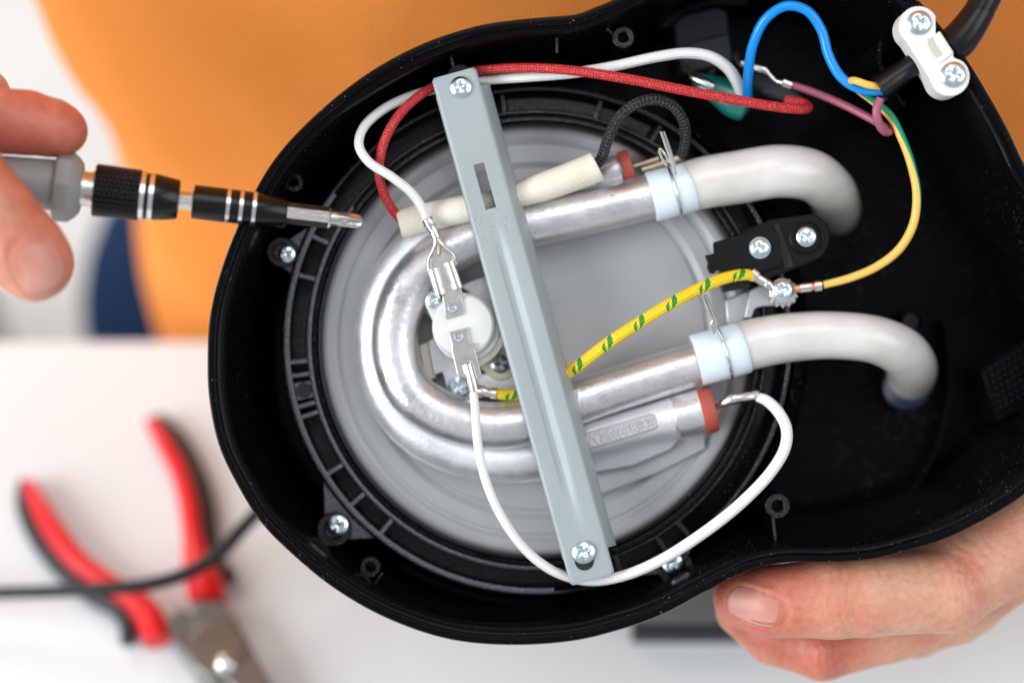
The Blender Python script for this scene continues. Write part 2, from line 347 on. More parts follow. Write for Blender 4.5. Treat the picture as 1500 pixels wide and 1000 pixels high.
def prism(poly, z0, z1, draft=0.0):
    """polygon in photo units at top z1 (pixel positions hold at z1), straight down to z0."""
    n = len(poly); T = np.array([P(x, y, z1) for x, y in poly]); Bv = T.copy(); Bv[:, 2] = z0*S
    if draft: c = T.mean(0); Bv[:, :2] = c[:2]+(T[:, :2]-c[:2])*(1+draft)
    V = np.vstack([T, Bv]); F = [tuple(range(n)), tuple(range(2*n-1, n-1, -1))]
    for i in range(n): j = (i+1) % n; F.append((i, i+n, j+n, j))
    return V, F
def plate(name, poly, z0, z1, m, parent, bev=1.5, label=None, smooth=40):
    V, F = prism(poly, z0, z1); o = obj(name, V, F, m, parent, smooth=smooth, label=label)
    if bev: bevel(o, bev)
    return o
def circ(cx, cy, r, n=32, a0=0, a1=360):
    full = abs(a1-a0) >= 360
    return [(cx+r*math.cos(R(a0+(a1-a0)*i/(n if full else n-1))), cy+r*math.sin(R(a0+(a1-a0)*i/(n if full else n-1)))) for i in range(n)]
def capsule2d(a, b, ra, rb=None, n=14):
    rb = ra if rb is None else rb; t = math.degrees(math.atan2(b[1]-a[1], b[0]-a[0]))
    return circ(a[0], a[1], ra, n, t+90, t+270)+circ(b[0], b[1], rb, n, t-90, t+90)
def annulus(cx, cy, prof, nseg, m, name, parent, label=None, smooth=35, a0=0, a1=360, closed=True):
    """prof: list of (r, z) in units, centre (cx, cy) taken at its own level."""
    V = []; F = []; full = abs(a1-a0) >= 360; nn = nseg if full else nseg+1
    c0 = P(cx, cy, np.mean([p[1] for p in prof]))
    k0 = (D-np.mean([p[1] for p in prof]))/D
    for r, z in prof:
        for j in range(nn):
            g = R(a0+(a1-a0)*j/nseg); V.append((c0[0]+r*S*k0*math.cos(g), c0[1]-r*S*k0*math.sin(g), z*S))
    m_ = len(prof)
    for i in range(m_ if closed else m_-1):
        i2 = (i+1) % m_
        for j in range(nseg):
            k = (j+1) % nn if full else j+1; F.append((i*nn+j, i*nn+k, i2*nn+k, i2*nn+j))
    if not full and closed:
        F.append(tuple(i*nn for i in range(m_))); F.append(tuple(i*nn+nn-1 for i in range(m_))[::-1])
    return obj(name, V, F, m, parent, smooth=smooth, label=label)

# Phillips pan-head screw as one mesh per size, origin at underside of the head
def screw_mesh(name, r, m, h=None, n=40, ring=16):
    h = r*0.42 if h is None else h; V = []; F = []
    rs = [r*x for x in (0.10, 0.2, 0.28, 0.36, 0.44, 0.5, 0.55, 0.6, 0.68, 0.76, 0.84, 0.9, 0.95, 0.985, 1.0)]
    def hh(x, y):
        rr = math.hypot(x, y); z = h*(1-0.62*(rr/r)**2.6) if rr < r*0.999 else h*0.36
        wdt = r*0.12; arm = r*0.62
        for a, b in ((x, y), (y, x)):
            if abs(a) < arm:
                k = max(0, 1-max(0, (abs(b)-wdt))/(r*0.07)); e = min(1, (arm-abs(a))/(r*0.10))
                z -= 0 if k <= 0 else 0
                f = k*e
                z = min(z, h*(1-0.62*(rr/r)**2.6)-f*h*(0.75-0.45*abs(a)/arm))
        if rr < r*0.3: z = min(z, h*(0.25+0.6*rr/(r*0.3)))
        return z
    V.append((0, 0, hh(0, 0)))
    for q in rs:
        for j in range(n):
            a = 2*PI*j/n; x, y = q*math.cos(a), q*math.sin(a); V.append((x, y, hh(x, y)))
    for j in range(n): a = 2*PI*j/n; V.append((r*1.0*math.cos(a), r*math.sin(a), -h*0.15))
    for j in range(n): F.append((0, 1+j, 1+(j+1) % n))
    for i in range(len(rs)):
        for j in range(n): k = (j+1) % n; F.append((1+i*n+j, 1+(i+1)*n+j, 1+(i+1)*n+k, 1+i*n+k))
    me = bpy.data.meshes.new(name); me.from_pydata([Vector(v)*S for v in V], [], F); me.update(); me.materials.append(m)
    me.polygons.foreach_set('use_smooth', [True]*len(me.polygons)); me.set_sharp_from_angle(angle=R(32)); return me
SCREW = {}
def screw(x, y, z, r, parent, rot=0, m='zinc', name='screw', tilt=(0, 0), label=None, h=None):
    key = (r, m, h)
    if key not in SCREW: SCREW[key] = screw_mesh('screw', r, M[m], h)
    o = bpy.data.objects.new(name, SCREW[key]); col.objects.link(o); p = P(x, y, z); ORG[o] = p
    o.parent = parent; o.location = Vector(p-ORG[parent]); o.rotation_euler = (R(tilt[0]), R(tilt[1]), R(rot))
    if label: o['label'] = label
    return o

# ================================================================= the setting
def wbox(name, lo, hi, m, bev=0):      # a box given in world coordinates, axis-aligned in the room
    V = [(x, y, z) for x in (lo[0], hi[0]) for y in (lo[1], hi[1]) for z in (lo[2], hi[2])]
    F = [(0, 1, 3, 2), (4, 6, 7, 5), (0, 4, 5, 1), (2, 3, 7, 6), (0, 2, 6, 4), (1, 5, 7, 3)]
    V = [FINV @ Vector(v) for v in V]; o = obj(name, V, F, m, smooth=0)
    if bev: b = o.modifiers.new('bevel', 'BEVEL'); b.width = bev; b.segments = 3
    return o
edge_y = on_level(300, 496, TABLE_Z).y
tag(wbox('floor', (-3.5, -2.5, -0.05), (3.5, 3.5, 0), M['floor']), 'pale floor beyond the table', kind='structure')
tag(wbox('wall', (-3.5, 3.2, 0.004), (3.5, 3.3, 2.8), M['wall']), 'pale wall of the room', kind='structure')
tt = tag(wbox('table', (-0.95, edge_y-0.85, TABLE_Z-0.028), (0.95, edge_y, TABLE_Z), M['white_table'], 0.003),
         'white table whose top lies under the pliers and the cable', 'table')
# legs of the table
def wtube(name, pts, r, m, parent, nseg=16, label=None):
    C = np.array([np.array(FINV @ Vector(p)) for p in pts]); V, F, U = sweep(C, r, nseg); return obj(name, V, F, m, parent, uv=U, label=label)
for lx in (-0.88, 0.88):
    for ly in (edge_y-0.08, edge_y-0.77):
        wtube('leg', [(lx, ly, 0.001), (lx, ly, TABLE_Z-0.029)], 0.022, M['wall'], tt)

# unidentified dark brown thing behind the table edge, built as a crate
p = on_level(18, 482, 0.0)
cr = thing('brown_floor_object', 'unidentified dark brown blurred object, built as a crate, on the floor past the far left table edge', 'crate', np.array(FINV @ Vector((p.x-0.13, p.y+0.02, 0))))
def crate_part(nm, lo, hi):
    o = wbox(nm, lo, hi, M['brown'], 0.002); o.parent = cr; o.location = o.location-cr.location
x0, x1, y0, y1 = p.x-0.39, p.x+0.0, p.y-0.26, p.y-0.02
for k in range(2):
    za = 0.012+k*0.045
    for yy in (y0, y1-0.012): crate_part('slat', (x0, yy, za), (x1, yy+0.012, za+0.038))
    for xx in (x0+0.001, x1-0.013): crate_part('slat', (xx, y0+0.0125, za), (xx+0.012, y1-0.0125, za+0.045))
for k in range(4): crate_part('board', (x0+0.013+k*0.091, y0+0.013, 0.001), (x0+0.013+k*0.091+0.085, y1-0.013, 0.011))

# ================================================================= appliance
base_o = P(900, 500, -380)
ap = thing('opened_coffee_machine', 'opened black coffee machine base held upside down, showing its heater and wires', 'coffee machine', base_o)

outline = [(305,520),(307,580),(321,650),(349,710),(384,765),(434,815),(490,860),(565,903),(655,934),(745,943),(840,937),(900,923),(965,901),(1030,867),
  (1066,848),(1105,831),(1155,822),(1215,822),(1280,817),(1335,803),(1388,786),(1450,755),(1505,719),(1570,650),(1612,560),(1615,460),(1580,370),(1535,290),(1500,240),(1479,196),(1448,140),
  (1412,82),(1380,42),(1342,-2),(1290,-45),(1220,-75),(1130,-85),(1030,-68),(955,-32),(905,-2),(872,12),(845,22),(800,26),(750,31),(700,39),(620,65),(540,108),(460,172),(400,238),(350,330),(322,405),(309,460)]
OL = spline(outline, 9.0, closed=True)
Tn = np.roll(OL, -1, 0)-np.roll(OL, 1, 0); Tn /= np.linalg.norm(Tn, axis=1)[:, None]
Nn = np.stack([-Tn[:, 1], Tn[:, 0]], 1)
cen = np.array((950, 450.0))
if np.mean(np.sum((cen-OL)*Nn, 1)) < 0: Nn = -Nn
k_ = 9
Nsm = sum(np.roll(Nn, i, 0) for i in range(-k_, k_+1)); Nsm /= np.linalg.norm(Nsm, axis=1)[:, None]
FLOOR = -330
prof = [(60, -420), (34, -405), (26, -370), (13, -200), (4, -60), (1, -26), (-2, -22), (-2, -6), (0, -1), (3, 0), (8, -1), (10, -4), (11.5, -13), (17, -15), (19, -18), (24, -90), (40, -250), (48, FLOOR+12), (60, FLOOR)]
V = []; n = len(OL); F = []
for off, z in prof:
    for i in range(n):
        q = OL[i]+(Nsm if abs(off) > 12 else Nn)[i]*off
        a = P(q[0], q[1], 0); V.append((a[0], a[1], z*S))
for i in range(len(prof)-1):
    for j in range(n): k = (j+1) % n; F.append((i*n+j, i*n+k, (i+1)*n+k, (i+1)*n+j))
F.append(tuple(range(n))[::-1]); F.append(tuple((len(prof)-1)*n+j for j in range(n)))
bm = bmesh.new()
vs = [bm.verts.new(v) for v in V]
for f in F: bm.faces.new([vs[i] for i in f])
bmesh.ops.triangulate(bm, faces=[f for f in bm.faces if len(f.verts) > 4]); bmesh.ops.recalc_face_normals(bm, faces=bm.faces)
bm.verts.index_update(); V = [v.co[:] for v in bm.verts]; F = [[v.index for v in f.verts] for f in bm.faces]; bm.free()
housing = obj('housing', V, F, M['shell'], ap, smooth=38, label='glossy black moulded outer housing')

def boss(x, y, r, zt, hole=0.45, z0=FLOOR-2, m='ring', label=None, name='screw_boss'):
    return annulus(x, y, [(r*1.12, z0), (r, zt-1.5), (r-1.5, zt), (r*hole+1.5, zt), (r*hole, zt-1.5), (r*hole, zt-60), (0.5, zt-60), (0.5, z0)], 28, M[m], name, housing, label)
boss(437, 272, 14, -105); boss(547, 823, 15, -105); boss(1130, 735, 18, -90); boss(909, 66, 16, -80)
boss(1310, 15, 14, -45); 
def rib(pts, th, zt, z0=FLOOR-2, m='ring', name='rib', par=None):
    mb = MB(); Q = np.array(pts, float)
    for i in range(len(Q)-1):
        d = Q[i+1]-Q[i]; nn = np.array((-d[1], d[0]))/np.linalg.norm(d)*th/2
        mb.add(*prism([tuple(Q[i]+nn), tuple(Q[i+1]+nn), tuple(Q[i+1]-nn), tuple(Q[i]-nn)], z0, zt))
    return bevel(mb.obj(name, M[m], par or housing, smooth=30), 0.8)
rib([(1132,753),(1139,815)], 4, -90); rib([(816,32),(816,78)], 4, -60); rib([(655,62),(665,100)], 4, -70)
rib([(885,38),(900,52)], 4, -85); rib([(560,838),(540,868)], 4, -120)
# curved inner wall of the water tank at the right
tk = [(1180,560),(1215,640),(1200,720),(1160,780)]
arcp = [(1385,470),(1392,560),(1375,650),(1335,720),(1270,765),(1200,790)]
rib([tuple(q) for q in spline([(a, b, 0) for a, b in arcp], 12)[:, :2]], 5, -270, name='tank_wall', m='shell')
rib([tuple(q) for q in spline([(a, b, 0) for a, b in [(1290,60),(1290,95),(1305,125),(1325,155)]], 10)[:, :2]], 6, -60, name='cable_guide', m='shell')
for (x, y, r_, z) in ((420,372,13,-118),(495,769,16,-112),(985,824,16,-112)):
    boss(x, y, r_+9, z-6, 0.55); screw(x, y, z-4, r_, housing, rot=random.uniform(0, 90))
screw(1195, 785, -250, 13, housing, rot=20, m='dark_zinc', name='deep_screw'); boss(1195, 785, 20, -258, 0.5)
screw(1334, 472, -250, 13, housing, rot=20, m='switch', name='deep_screw'); boss(1334, 472, 20, -262, 0.5, m='shell')
# dotted vent at the far right: rows of little pips
mb = MB()
for i in range(7):
    for j in range(11):
        x = 1452+j*8.5+i*2.5; y = 540-j*5.2+i*9.5
        mb.add(*prism(circ(x, y, 1.5, 6), -222.5, -210))
tag(mb.obj('vent_pips', M['switch'], housing, smooth=0), kind='stuff')
plate('vent_panel', [(1438,540),(1530,480),(1575,560),(1460,618)], -330, -222, M['shell'], housing)

# ---- supporting ring round the warming plate
CX, CY = 786, 499
ringp = [(312, -200), (312, -140), (314, -134), (317, -131), (320, -134), (322, -142), (328, -143), (329, -133), (331, -129), (334, -129), (336, -133), (337, -205),
         (361, -205), (362, -134), (364, -129.5), (367, -128.5), (370, -130), (372, -135), (374, FLOOR-1)]
ring = annulus(CX, CY, ringp, 160, M['ring'], 'support_ring', ap, 'black moulded ring holding the warming plate', closed=False)
def pol(r, a): return (CX+r*math.cos(R(a)), CY+r*math.sin(R(a)))
for (r0, r1, z) in ((329.5, 335.5, -129), (361.5, 370, -128.3)):
    annulus(CX, CY, [(r0, z-3), (r0+.8, z+.6), ((r0+r1)/2, z+1.4), (r1-.8, z+.6), (r1, z-3)], 120, M['ring_edge'], 'ring_edge', ring, a0=86, a1=216)  # strips only along the left and lower arc, colour includes the edge highlight
def pol_old(r, a): return (CX+r*math.cos(R(a)), CY+r*math.sin(R(a)))
def ring_rib(a, r0=335, r1=364, w_=7, z=-130):
    d = (w_/2)/r0*57.3
    plate('ring_rib', [pol(r0, a-d), pol(r1, a-d), pol(r1, a+d), pol(r0, a+d)], -206, z, M['ring_edge'] if 110 < a < 215 else M['ring'], ring, bev=1.6)
for a in (205, 195.5, 175, 171.8, 164.5, 162, 147.5, 138.5, 129, 52, 58.5, 70, 285, 262, 252, 300): ring_rib(a)
# socket with a square block at the left
sq = [pol(334, 170.2), pol(362, 170.2), pol(362, 165.8), pol(334, 165.8)]
plate('socket_block', sq, -206, -131, M['ring_edge'], ring, bev=2)
hx, hy = pol(348, 168)
annulus(hx, hy, [(12, -132), (11, -128.5), (8.5, -128.5), (8, -132), (8, -140), (12, -140)], 24, M['ring'], 'socket_collar', ring)
plate('socket_hole', circ(hx, hy, 8, 20), -132, -130.2, M['hole_shade'], ring, bev=0)
# triangular screw tabs
def tab(sx, sy, a0, a1, r=20):
    p0 = pol(369, a0); p1 = pol(369, a1); t = math.degrees(math.atan2(sy-CY, sx-CX))
    plate('screw_tab', [p0]+circ(sx, sy, r+4, 12, t-75, t+75)+[p1] if a0 < a1 else [p1]+circ(sx, sy, r+4, 12, t-75, t+75)+[p0], -206, -136, M['ring_edge'], ring, bev=2)
tab(495, 769, 128.5, 148); tab(420, 372, 195, 208, 16); tab(985, 824, 50, 70, 18)
# broad smooth band to the right and small stubs at the top
annulus(CX, CY, [(325, -212), (325, -147), (329, -143), (359, -152), (361, -212)], 60, M['shell'], 'inner_band', ring, a0=-8, a1=50)
annulus(CX, CY, [(374, -240), (374, -170), (398, -200), (402, -240)], 60, M['shell'], 'outer_step', ring, a0=-60, a1=58)
annulus(CX, CY, [(325, -212), (325, -145), (350, -143), (352, -212)], 40, M['ring'], 'raised_band', ring, a0=263, a1=298)
annulus(CX, CY, [(375, -240), (375, -172), (384, -176), (386, -240)], 60, M['ring'], 'outer_bead', ring, a0=85, a1=122)

# ---- warming plate
pp = [(0.5, -172), (150, -172), (246, -172), (250, -174), (253, -174), (257, -171.5), (262, -168), (281, -167), (285, -168.5), (288, -168), (291, -165), (298, -161), (306, -160), (312, -161), (314, -175), (314, -190), (0.5, -190)]
wp = annulus(CX, CY, pp, 160, M['plate'], 'warming_plate', ap, 'grey coated warming plate with stepped rings', closed=True, smooth=14)

# ---- heater: water tube with the heating rod running outside it, in one aluminium casting
heater = tube('water_tube', [(985,279,-118,30),(948,289,-118,33),(860,310,-118,34),(765,331,-118,34),(690,352,-118,35),(640,378,-118,35),(601,418,-118,35),(581,470,-118,35),(580,522,-118,35),(598,570,-118,35),(640,603,-118,35),(700,622,-118,35),(760,620,-118,35),(840,590,-118,34),(900,570,-118,33),(1010,536,-118,32),(1050,525,-118,29)], M['alu'], ap, 40, 5,
    label='bright aluminium water tube bent in a U')
rod = tube('heating_rod', [(918,246,-140,22),(880,260,-140,26),(760,292,-142,27),(680,318,-144,29),(610,360,-146,30),(568,415,-146,30),(549,480,-146,30),(556,550,-146,30),(590,612,-146,31),(648,652,-146,32),(720,672,-146,32),(800,668,-140,30),(870,642,-135,29),(960,617,-130,29),(1000,608,-128,33),(1034,600,-128,34)], M['alu_rough'], ap, 36, 5,
    label='aluminium cased heating rod running round the outside of the tube')
base = []
# cast flange joining both, a U-shaped foot on the plate
U_out = spline([(a, b, 0) for a, b in [(905,262),(760,285),(650,322),(580,372),(536,440),(523,505),(533,575),(570,640),(635,685),(720,706),(790,706),(860,690),(1030,650)]], 8)[:, :2]
U_in = spline([(a, b, 0) for a, b in [(1030,560),(900,590),(770,625),(690,625),(640,602),(600,565),(585,510),(590,450),(620,410),(670,380),(760,345),(905,310)]], 8)[:, :2]
plate('cast_foot', [tuple(q) for q in U_out]+[tuple(q) for q in U_in], -173.5, -160, M['alu_rough'], heater, bev=2)
plate('side_flange', [(830,742),(880,724),(960,694),(1034,657),(1030,620),(850,650),(800,700)], -171.5, -156, M['plate'], rod, bev=2)
plate('casing_step', [(845,700),(930,684),(985,660),(1000,640),(990,612),(850,640)], -155, -141, M['bracket'], rod, bev=5)
plate('web', [(850,625),(1015,573),(1018,590),(850,645)], -150, -128, M['alu_rough'], rod, bev=1)
plate('web_slot', [(944,594),(1008,574),(1012,578),(946,601)], -127.9, -126.6, M['hole_shade'], rod, bev=0)
# raised panel with embossed lettering on the rod end
def on_line(a, b, s, t):
    a = np.array(a, float); b = np.array(b, float); d = (b-a)/np.linalg.norm(b-a); q = np.array((-d[1], d[0])); r = a+d*s+q*t; return (r[0], r[1])
A_, B_ = (848, 650), (1000, 604)
raised = [on_line(A_, B_, s, t) for s, t in ((-20, -12), (112, -12), (118, -9), (120, 0), (118, 9), (112, 12), (-20, 12))]
plate('nameplate_panel', raised, -112, -98.5, mat('duller_aluminium', (0.50, 0.50, 0.50), 0.45, 0.8, bump=0.3, bscale=1500), rod, bev=1.5)
fc = bpy.data.curves.new('stamped_lettering', 'FONT'); fc.body = '0E883 220-240V/10'; fc.size = 22*S*1.02; fc.extrude = 1.6*S; fc.offset = 0.25*S; fc.align_x = 'CENTER'; fc.align_y = 'CENTER'; fc.space_character = 0.88
tmp = bpy.data.objects.new('tmp', fc); col.objects.link(tmp)
dg = bpy.context.evaluated_depsgraph_get(); me = bpy.data.meshes.new_from_object(tmp.evaluated_get(dg)); bpy.data.objects.remove(tmp)
me.materials.clear(); me.materials.append(M['alu'])
tx = bpy.data.objects.new('stamped_lettering', me); col.objects.link(tx); q = on_line(A_, B_, 50, 0); pq = P(q[0], q[1], -98); ORG[tx] = pq
tx.parent = rod; tx.location = Vector(pq-ORG[rod]); tx.rotation_euler = (0, 0, math.atan2(46, 152)+PI); tx.scale = (0.80, 1, 1)
tx['label'] = 'raised characters cast in the rod casing'
# rod ends with red seals and pins
def seal(a, b, r0, thick, rodpar, z, pin, nm):
    A = P(*a, z); d = P(*b, z)-A; d /= np.linalg.norm(d); B = A+d*thick*S
    rr = r0*S
    V, F = lathe_between(A, B, [(0, rr*0.98), (0.06*thick*S, rr), (thick*0.8*S, rr), (thick*0.98*S, rr*0.95), (thick*S, rr*0.9)], 36)
    o = obj('end_seal', V, F, M['red_seal'], rodpar, label=nm)
    return o
seal((1026, 603), (1046, 598), 36, 21, rod, -127, None, 'red rubber end seal of the rod by the white wire')
V, F = lathe_between(P(985, 613, -127), P(1027, 602.5, -127), [(0, 31*S), (4*S, 34.5*S), (38*S, 35*S), (42*S, 35*S)], 36)
obj('rod_socket', V, F, M['alu'], rod)
seal((910, 246), (930, 240), 25, 16, rod, -128, None, 'red rubber end seal behind the sleeve')
V, F = lathe_between(P(870, 262, -130), P(912, 246, -128), [(0, 20*S), (8*S, 24*S), (40*S, 24*S)], 30)
obj('rod_socket', V, F, M['alu'], rod)
tube('pin', [(1044,597,-122,4),(1066,590,-112,4)], M['tin'], rod, 10); tube('pin', [(928,244,-128,4),(965,232,-125,4)], M['brass'], rod, 10)
# slim tin pieces standing in for worn scuffs on the tube beside the bar
plate('tube_scuff', [(763,318),(770,320),(775,345),(768,348)], -90, -80, M['tin'], heater, bev=.5)
plate('tube_scuff', [(838,572),(846,570),(850,600),(843,606)], -90, -82, M['tin'], heater, bev=.5)

# ---- hoses
hoseA = tube('silicone_hose', [(1000,276,-118,36),(1030,268,-118,38),(1080,260,-116,39),(1140,251,-118,39),(1185,256,-135,38),(1214,276,-180,36),(1224,296,-250,35),(1224,310,-340,35)], M['silicone'], ap, 40, 5, label='upper milky silicone hose')
hoseB = tube('silicone_hose', [(1080,510,-118,37),(1110,502,-118,37),(1160,494,-118,36),(1220,491,-118,35),(1280,497,-125,35),(1318,513,-150,36),(1336,535,-200,36),(1334,552,-260,35),(1330,560,-345,35)], M['silicone'], ap, 40, 5, label='lower milky silicone hose')
def cuff(a, b, z, r, par, lab):
    A = P(*a, z); B = P(*b, z); L = np.linalg.norm(B-A); r *= S*1.04
    V, F = lathe_between(A, B, [(4*S, r*0.84), (0, r*0.86), (0, r*0.97), (2*S, r), (L*0.5, r*1.0), (L*0.62, r*1.01), (L-4*S, r*1.0), (L, r*0.97)], 48)
    return obj('hose_cuff', V, F, M['cuff'], par, label=lab)
cuff((953, 289), (1017, 272), -118, 37, hoseA, 'bluish cuff on the upper hose')
cuff((1019, 528), (1092, 508), -118, 38.5, hoseB, 'bluish cuff on the lower hose')
obj('hose_fitting', *annulus_data if False else lathe_between(P(1328, 566, -250), P(1328, 566, -329), [(0, 34*S), (3*S, 38*S), (78*S, 38*S)], 32), mat('navy_plastic', (0.004, 0.013, 0.035), 0.4), hoseB, label='dark blue fitting under the hose end')
def clip(cx, cy, ang, r, pins, par):
    C = []; t = R(ang); d = np.array((math.cos(t), -math.sin(t), 0)); up = np.array((math.sin(t), math.cos(t), 0)); c = P(cx, cy, -118)
    for g in np.linspace(-62, 245, 44):
        a = R(g); C.append(c+(up*math.sin(a)+np.array((0, 0, 1))*math.cos(a)*0+np.array((0, 0, 1))*0)*0+((up*math.cos(a)+np.array((0, 0, 1.0))*math.sin(a))*r*S)+d*(g-90)*0.02*S)
    mb = MB(); V, F, U = sweep(np.array(C), 2.3*S, 10); mb.add(V, F, U)
    for p_ in pins:
        Cc, Rr = tube_pts([(x, y, z, 2.3) for x, y, z in p_], 4); V, F, U = sweep(Cc, Rr, 10); mb.add(V, F, U)
    return mb.obj('spring_clip', M['tin'], par, smooth=60)
clip(987, 281, -14, 40, [[(968,192,-40),(975,212,-52),(985,240,-72),(990,256,-79)], [(972,192,-44),(981,218,-58),(988,244,-74)], [(977,242,-76),(970,232,-68),(965,220,-62)], [(981,238,-74),(974,226,-64),(967,218,-62),(965,220,-62)]], hoseA)
clip(1060, 516, -15, 41, [[(1029,433,-40),(1038,455,-55),(1048,478,-72),(1058,498,-78)], [(1034,432,-44),(1043,455,-58),(1050,476,-72)], [(1046,488,-74),(1041,476,-66),(1044,470,-64)]], hoseB)

# ---- woven sleeve over the thermal cut-out
sl = tube('insulating_sleeve', [(584,328,-108,20),(588,327,-108,21.5),(640,315,-100,21),(700,302,-90,20),(745,292,-88,15),(765,285,-88,18),(790,276,-88,21),(840,258,-86,22),(870,246,-84,22.5),(874,244,-84,22.5)], M['sleeve'], ap, 28, 5, cap=False,
     label='cream woven glass sleeve lying along the tube')
sm = sl.modifiers.new('thick', 'SOLIDIFY'); sm.thickness = 3*S; sm.offset = -1
tube('sleeve_plug', [(592,326,-108,15),(640,315,-100,15),(700,302,-90,13)], M['hole_shade'], sl, 12)
plate('sleeve_bore', circ(876, 244, 1, 6), -90, -88, M['hole_shade'], sl, bev=0)

# ---- thermostat
thermo = plate('thermostat', [(q[0]+9, q[1]+8) for q in circ(684, 480, 50, 48)], -150, -112, M['tin'], ap, bev=3, label='round snap thermostat with a white ceramic cap')
plate('steel_rim', [(q[0]+6, q[1]+5) for q in circ(684, 480, 52, 48)], -112, -105, M['tin'], thermo, bev=2)
plate('ceramic_base', circ(683, 479, 50, 56), -105, -90, M['ceramic'], thermo, bev=2)
plate('ceramic_cap', circ(679, 476, 46, 56), -92, -78, M['ceramic'], thermo, bev=5)
plate('mounting_flange', capsule2d((639, 442), (734, 533), 24, 25), -154, -144, M['cream_lug'], thermo, bev=2)
plate('cover_lug', capsule2d((640, 442), (665, 470), 18, 30), -112, -99, M['ceramic'], thermo, bev=3)
plate('bracket_plate', [(626,500),(640,490),(660,520),(700,548),(745,545),(775,550),(770,572),(720,578),(700,585),(668,588),(655,575),(648,545),(635,550)], -158, -145, M['alu_rough'], thermo, bev=2)
plate('bracket_foot', [(612,505),(628,500),(640,552),(624,562)], -172, -150, M['cream_lug'], thermo, bev=2)
plate('bracket_plate', [(672,418),(725,398),(740,440),(745,530),(712,520),(700,440)], -165, -150, M['alu'], thermo, bev=2)
screw(637, 439, -99, 14, thermo, rot=30); screw(733, 532, -144, 15, thermo, rot=10, m='dark_zinc'); screw(672, 568, -144, 17, thermo, rot=40)
def terminal_upper():
    t = plate('blade_terminal', [(646,420),(674,413),(677,428),(682,429),(683,435),(677,437),(680,460),(653,468)], -78, -74, M['tin'], thermo, bev=.8)
    annulus(663, 451, [(7,-75),(7,-72),(6,-70.5),(4.2,-71),(3.2,-73.5),(0.3,-73),(0.3,-75)], 20, M['bracket'], 'rivet', t); return t
terminal_upper()
t = plate('blade_terminal', [(657,487),(684,479),(688,502),(697,503),(699,510),(696,513),(706,550),(702,556),(690,552),(684,545),(676,548),(672,556),(668,540),(662,515),(662,505)], -78, -73, M['tin'], thermo, bev=.8)
annulus(672, 493, [(8,-74),(8,-71),(6.8,-69.5),(4.8,-70),(3.6,-72.5),(0.3,-72),(0.3,-74)], 20, M['bracket'], 'rivet', t)

# ---- clamp bar
A0 = np.array((664, 107.)); B0 = np.array((868, 849.)); d = B0-A0; LB = np.linalg.norm(d); d /= LB; nrm = np.array((d[1], -d[0]))   # nrm points right in the image
ws = [-34, -34, -33.2, -31, -28.5, -24, -10, -7.5, -4, 0, 4, 8.5, 13, 24, 28, 31, 34, 37, 43, 47]
hs = [-30, -6, -2.6, -0.6, 0, 0, 0, 0, 0, 0, 0, 0, 0, 0, 0, -0.6, -3, -9, -24, -36]
ss = sorted(set([0, 4, 10, 18, 24, 28, 40, 60, 90, 120, 134, 138, 150, 170, 196, 202, 206, 212, 220]+[LB-x for x in (0, 4, 10, 20, 30, 36, 40, 60, 80, 100)]+[float(x) for x in range(232, int(LB)-105, 12)]))
V = []; F = []; nw = len(ws)
for s_ in ss:
    g = min(1, max(0, (s_-215)/70))*min(1, max(0, (LB-70-s_)/90))
    for i, (w_, h_) in enumerate(zip(ws, hs)):
        e = 0
        if -28 < w_ < 28: e = -6.5*g*math.exp(-((w_+1)/7.0)**2)+1.0*g*math.exp(-((w_-14)/6)**2)+1.5*g*math.exp(-((w_+16)/6)**2)
        ww = w_
        if s_ in (0,) or s_ == ss[-1]: ww = w_*0.90 if abs(w_) > 24 else w_
        e += 0.8*noise.noise(Vector((s_*0.02, w_*0.05, 3)))
        q = A0+d*s_+nrm*(ww-0.0); V.append(P(q[0], q[1], -46+h_+e))
for a in range(len(ss)-1):
    s0, s1 = ss[a], ss[a+1]; mid = (s0+s1)/2
    for i in range(nw-1):
        wm = (ws[i]+ws[i+1])/2
        if 138 <= mid <= 206 and -7.5 <= wm <= 8.5 and not (mid < 0): continue
        if (mid < 28 or mid > LB-40) and (hs[i] < -3 or hs[i+1] < -5): continue
        F.append((a*nw+i, a*nw+i+1, (a+1)*nw+i+1, (a+1)*nw+i))
bar = obj('clamp_bar', V, F, M['bar'], ap, smooth=50, label='grey green painted steel bar clamped across the heater')
so = bar.modifiers.new('thick', 'SOLIDIFY'); so.thickness = 5*S; so.offset = -1
# make sure the sheet thickens downward
if bar.data.polygons[40].normal.z < 0: so.offset = 1
bevel(bar, 1.2, 2, 50)
screw(675, 128, -45, 16, bar, rot=8); screw(855, 809, -45, 17.5, bar, rot=35)
plate('screw_hole_shade', circ(856, 821, 14, 20), -48, -44.6, M['hole_shade'], bar, bev=0)  # dark disc on the bar paints the shade in the oversized hole
for (x, y) in ((678, 132), (856, 812)):
    annulus(x, y, [(22, FLOOR-1), (19, -56), (1, -56), (1, FLOOR-1)], 28, M['matt_black'], 'bar_post', bar)

